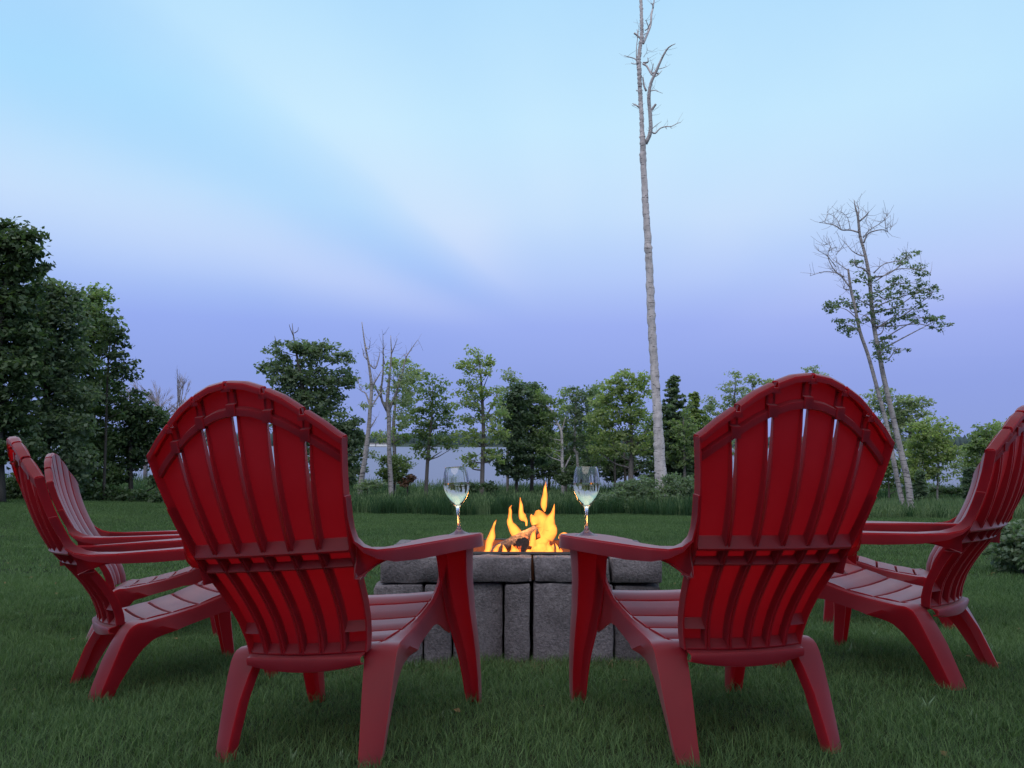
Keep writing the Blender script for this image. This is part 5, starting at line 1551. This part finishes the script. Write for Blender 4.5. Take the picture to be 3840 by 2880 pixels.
tree('maple_tree', 'maple with a pale leafy spire standing third from the left edge', 'tree', GL, 22, [(480, 1530, 16), (485, 1200, 13), (490, 800, 9), (500, 560, 4), (510, 440, 1.6)], cL,
     [(515, 440, 26, 20), (550, 470, 30, 12), (505, 490, 30, 34), (460, 500, 40, 34), (520, 560, 60, 34), (440, 580, 80, 60), (540, 620, 60, 46), (480, 700, 90, 70), (430, 820, 100, 80), (520, 900, 50, 50), (460, 980, 120, 80), (500, 1120, 130, 80), (460, 1260, 140, 80), (480, 1400, 130, 70), (560, 1230, 60, 60)],
     M_LMID, M_BARKD, 0.115, 1.5, 0.32, 32)
tree('maple_tree', 'dark layered branches hanging out to the right of the left mass', 'tree', GL, 21.5, [(560, 1520, 7), (570, 1200, 5), (585, 900, 4), (600, 680, 2.4), (600, 600, 1.2)], cL,
     [(600, 610, 34, 22), (640, 650, 36, 26), (590, 680, 50, 34), (660, 710, 46, 22), (610, 760, 70, 30), (670, 790, 30, 22), (640, 830, 76, 24), (690, 860, 34, 16), (600, 880, 50, 22), (640, 910, 50, 18), (620, 960, 34, 20), (700, 985, 46, 20), (620, 1020, 90, 30), (740, 1040, 50, 24)],
     M_LDARK, M_BARKD, 0.11, 1.0, 0.28, 26, branches=[[(585, 900, 4), (640, 850, 3), (700, 860, 1)], [(590, 800, 3), (650, 720, 1.4)]])
tree('maple_tree', 'low dark tree between the left mass and the left chair back', 'tree', GL, 22.5, [(700, 1500, 10), (705, 1300, 9), (720, 1150, 6), (730, 1050, 2)], cL,
     [(720, 1050, 60, 30), (780, 1080, 70, 34), (840, 1070, 30, 22), (690, 1110, 80, 46), (800, 1140, 90, 50), (860, 1110, 40, 30), (700, 1220, 110, 60), (820, 1230, 80, 60), (640, 1300, 100, 60), (760, 1310, 60, 34), (860, 1330, 60, 50), (700, 1360, 50, 30), (600, 1420, 80, 50), (880, 1440, 60, 50)],
     M_LDARK, M_BARKD, 0.11, 1.5, 0.30, 30)
tree('bush', 'dark hedge like bushes at the foot of the left trees', 'bush', 'shrubs at the lawn edge', 21.5, [(600, 1560, 4), (600, 1520, 3)], cL,
     [(430, 1500, 110, 46), (560, 1530, 110, 34), (700, 1530, 90, 26), (820, 1530, 70, 30), (120, 1480, 160, 70), (280, 1510, 110, 50), (-40, 1480, 120, 80), (900, 1530, 60, 26)], M_LDARK, M_BARKD, 0.10, 1.3, 0.28, 30)


def bare_tree(label, Y, px, top, spread, conv, seed):
    rr = np.random.default_rng(seed)
    b_ = at(*conv(*px), Y); t_ = at(*conv(*top), Y)
    base = np.array([b_[0], Y, float(gz(b_[0], Y)) - .2])
    root = empty('bare_tree', tuple(base)); tag(root, label, 'tree', 'thin bare trees far behind the left chair')
    b = MB(); H_ = t_[2] - base[2]
    W = at(*conv(px[0] + spread, px[1]), Y)[0] - b_[0]
    b.tube([(0, 0, 0), (0.1, 0, H_ * .4), (0, 0, H_ * .6)], [0.16, 0.13, 0.10], 6)
    def grow(p, d, L_, r_, lv):
        q = p + d * L_
        b.tube([p, p * .5 + q * .5 + rr.normal(0, .05 * L_, 3), q], [r_, r_ * .75, r_ * .5], 4, False)
        if lv == 0: return
        for _ in range(4 if lv > 1 else 5):
            dd = d + rr.normal(0, .55, 3) * np.array([W / 3.0, W / 3.0, .5]); dd[2] = abs(dd[2]) * .8 + .1; dd /= np.linalg.norm(dd)
            grow(q if rr.uniform() < .6 else p + d * L_ * rr.uniform(.4, .9), dd, L_ * rr.uniform(.5, .75), r_ * .55, lv - 1)
    for _ in range(6):
        d = np.array([rr.normal(0, .5), rr.normal(0, .5), 1.0]); d /= np.linalg.norm(d)
        grow(np.array([0.05, 0, H_ * rr.uniform(.35, .58)]), d, H_ * .22, .05, 3)
    b.build('trunk', M_DEAD, root, 180)
    return root


bare_tree('distant bare tree with a rounded crown just left of the left chair back', 52, (930, 1400), (930, 890), 60, cL, 2)
bare_tree('distant bare tree between the dark maples and the rounded bare crown', 54, (770, 1400), (775, 920), 50, cL, 4)
bare_tree('distant bare tree directly above the left chair back', 53, D(432, 1000), D(430, 822), 16, lambda x, y: (x, y), 6)

# near shrub at the right edge
tree('bush', 'near dark leafy shrub on the lawn at the right edge of the photo', 'bush', 'shrubs at the lawn edge', 7.2, [(2200, 1225, 6), (2200, 1180, 4)], D,
     [(2195, 1160, 26, 20), (2215, 1185, 36, 26), (2185, 1200, 26, 24), (2240, 1150, 30, 30), (2260, 1190, 40, 34), (2210, 1210, 30, 20)], M_LTEAL, M_BARKD, 0.045, 1.6, 0.075, 26)
# small shrubs in the tall grass
for x, y, rx, ry, Y_, lab in ((1010, 1052, 20, 12, 26, 'small dark shrub right of the left wine glass at the water edge'), (1060, 1050, 14, 9, 26.5, 'tiny leafy shrub in the grass left of the flames'),
                              (1240, 1030, 34, 18, 28, 'dark shrub under the pines, left of the right wine glass'), (1380, 1060, 40, 26, 23.5, 'dark weedy shrub at the left of the tall birch foot'), (1470, 1055, 34, 30, 23.5, 'dark weedy shrub right of the tall birch foot'), (1330, 1080, 30, 16, 23, 'low weedy shrub in the tall grass below the broad maple')):
    tree('bush', lab, 'bush', 'shrubs at the lawn edge', Y_, [(x, y + ry, 2), (x, y, 1.2)], D, [(x, y, rx, ry), (x - rx * .5, y + ry * .4, rx * .6, ry * .6), (x + rx * .5, y + ry * .4, rx * .6, ry * .6)], M_LTEAL if Y_ < 25 else M_LDARK, M_BARKD, 0.075, 1.3, 0.18, 24)

for k_, (x, y, rx, ry, Y_, m_, lab) in enumerate(((1175, 1012, 60, 26, 35, M_LDARK, 'dark undergrowth at the water below the leftmost dark pine'), (1290, 1012, 55, 28, 34, M_LTEAL, 'grey green undergrowth at the water right of the right wine glass'),
                              (1350, 1005, 45, 32, 35, M_LDARK, 'dark undergrowth under the broad light maple'), (1455, 1008, 46, 34, 35, M_LTEAL, 'undergrowth behind the foot of the tall birch, hiding the water'), (1500, 1000, 40, 36, 34, M_LDARK, 'dark undergrowth beside the left edge of the right chair back'),
                              (740, 1010, 30, 40, 30, M_LDARK, 'dark shrub between the left chair back and the leaning birch'), (1235, 1000, 40, 20, 36, M_LDARK, 'small dark shrub at the water behind the crooked birch'))):
    tree('bush', lab, 'bush', 'undergrowth along the water', Y_, [(x, y + ry, 2), (x, y, 1.2)], D, [(x, y, rx * .7, ry * .8), (x - rx * .5, y + ry * .3, rx * .5, ry * .6), (x + rx * .5, y + ry * .25, rx * .5, ry * .6), (x - rx * .2, y - ry * .5, rx * .3, ry * .5)], m_, M_BARKD, 0.10, 0.8, 0.26, 26)

# dry, trodden grass round the foot of the pit and thin fallen leaves
M_DRY = mat_leaf('dry_grass', (0.07, 0.055, 0.030), (0.17, 0.14, 0.075), 0.2, 0.8, None, 0.1)
tdr = [tuft('dry_tuft', 36, 0.09, 0.006, 0.022, 0.0024, 1.8, M_DRY, 2, 90 + s) for s in range(3)]
dr = jitter(-1.4, 1.5, 3.0, 4.9, 0.055, lambda X, Y: pit_free(X, Y) & (rng.uniform(0, 1, X.shape) < np.exp(-((np.clip(np.abs(X - .04) - .6, 0, 9)) ** 2 + np.clip(np.abs(Y - 3.9) - .36, 0, 9) ** 2) / 0.05)))
scatter('dry_grass', 'thin dry trodden grass around the foot of the fire pit', dr, tdr, 0.8, 1.4, 0.2, 37)
M_DEADL = mat_leaf('fallen_leaf', (0.09, 0.055, 0.025), (0.20, 0.15, 0.07), 0.2, 0.8, None, 0.2)
lv_ = []
for s in range(2):
    me = bpy.data.meshes.new('fallen_leaf')
    me.from_pydata([(-.014, 0, .018), (0, -.008, .024), (.016, 0, .019), (0, .009, .021)], [], [(0, 1, 2, 3)])
    me.materials.append(M_DEADL); lv_.append(me)
fl2 = jitter(-5, 5, 1.2, 9, 0.42, pit_free)
fl2 = fl2[rng.uniform(0, 1, len(fl2)) < 0.4]
scatter('fallen_leaves', 'a few small dry leaves lying on the lawn', fl2, lv_, 0.6, 1.3, 0.5, 41)

# short bits of clover and dead leaf in the near lawn
M_CLOVER = mat_leaf('clover', (0.05, 0.11, 0.05), (0.14, 0.20, 0.11), 0.3)
tcv = []
for s in range(3):
    me = tuft('clover_tuft', 7, 0.03, 0.02, 0.04, 0.010, 0.6, M_CLOVER, 2, 80 + s)
    tcv.append(me)
cv = jitter(-4, 4, 1.3, 5.5, 0.33, pit_free)
cv = cv[rng.uniform(0, 1, len(cv)) < 0.5]
scatter('clover_patches', 'scattered pale clover and broad blades in the near lawn', cv, tcv, 0.8, 1.6, 0.2, 31)

print('TRIS', sum(sum(len(q.vertices) - 2 for q in o.data.polygons) if len(o.data.polygons) < 3000 else len(o.data.polygons) * 2 for o in scn.objects if o.type == 'MESH'))
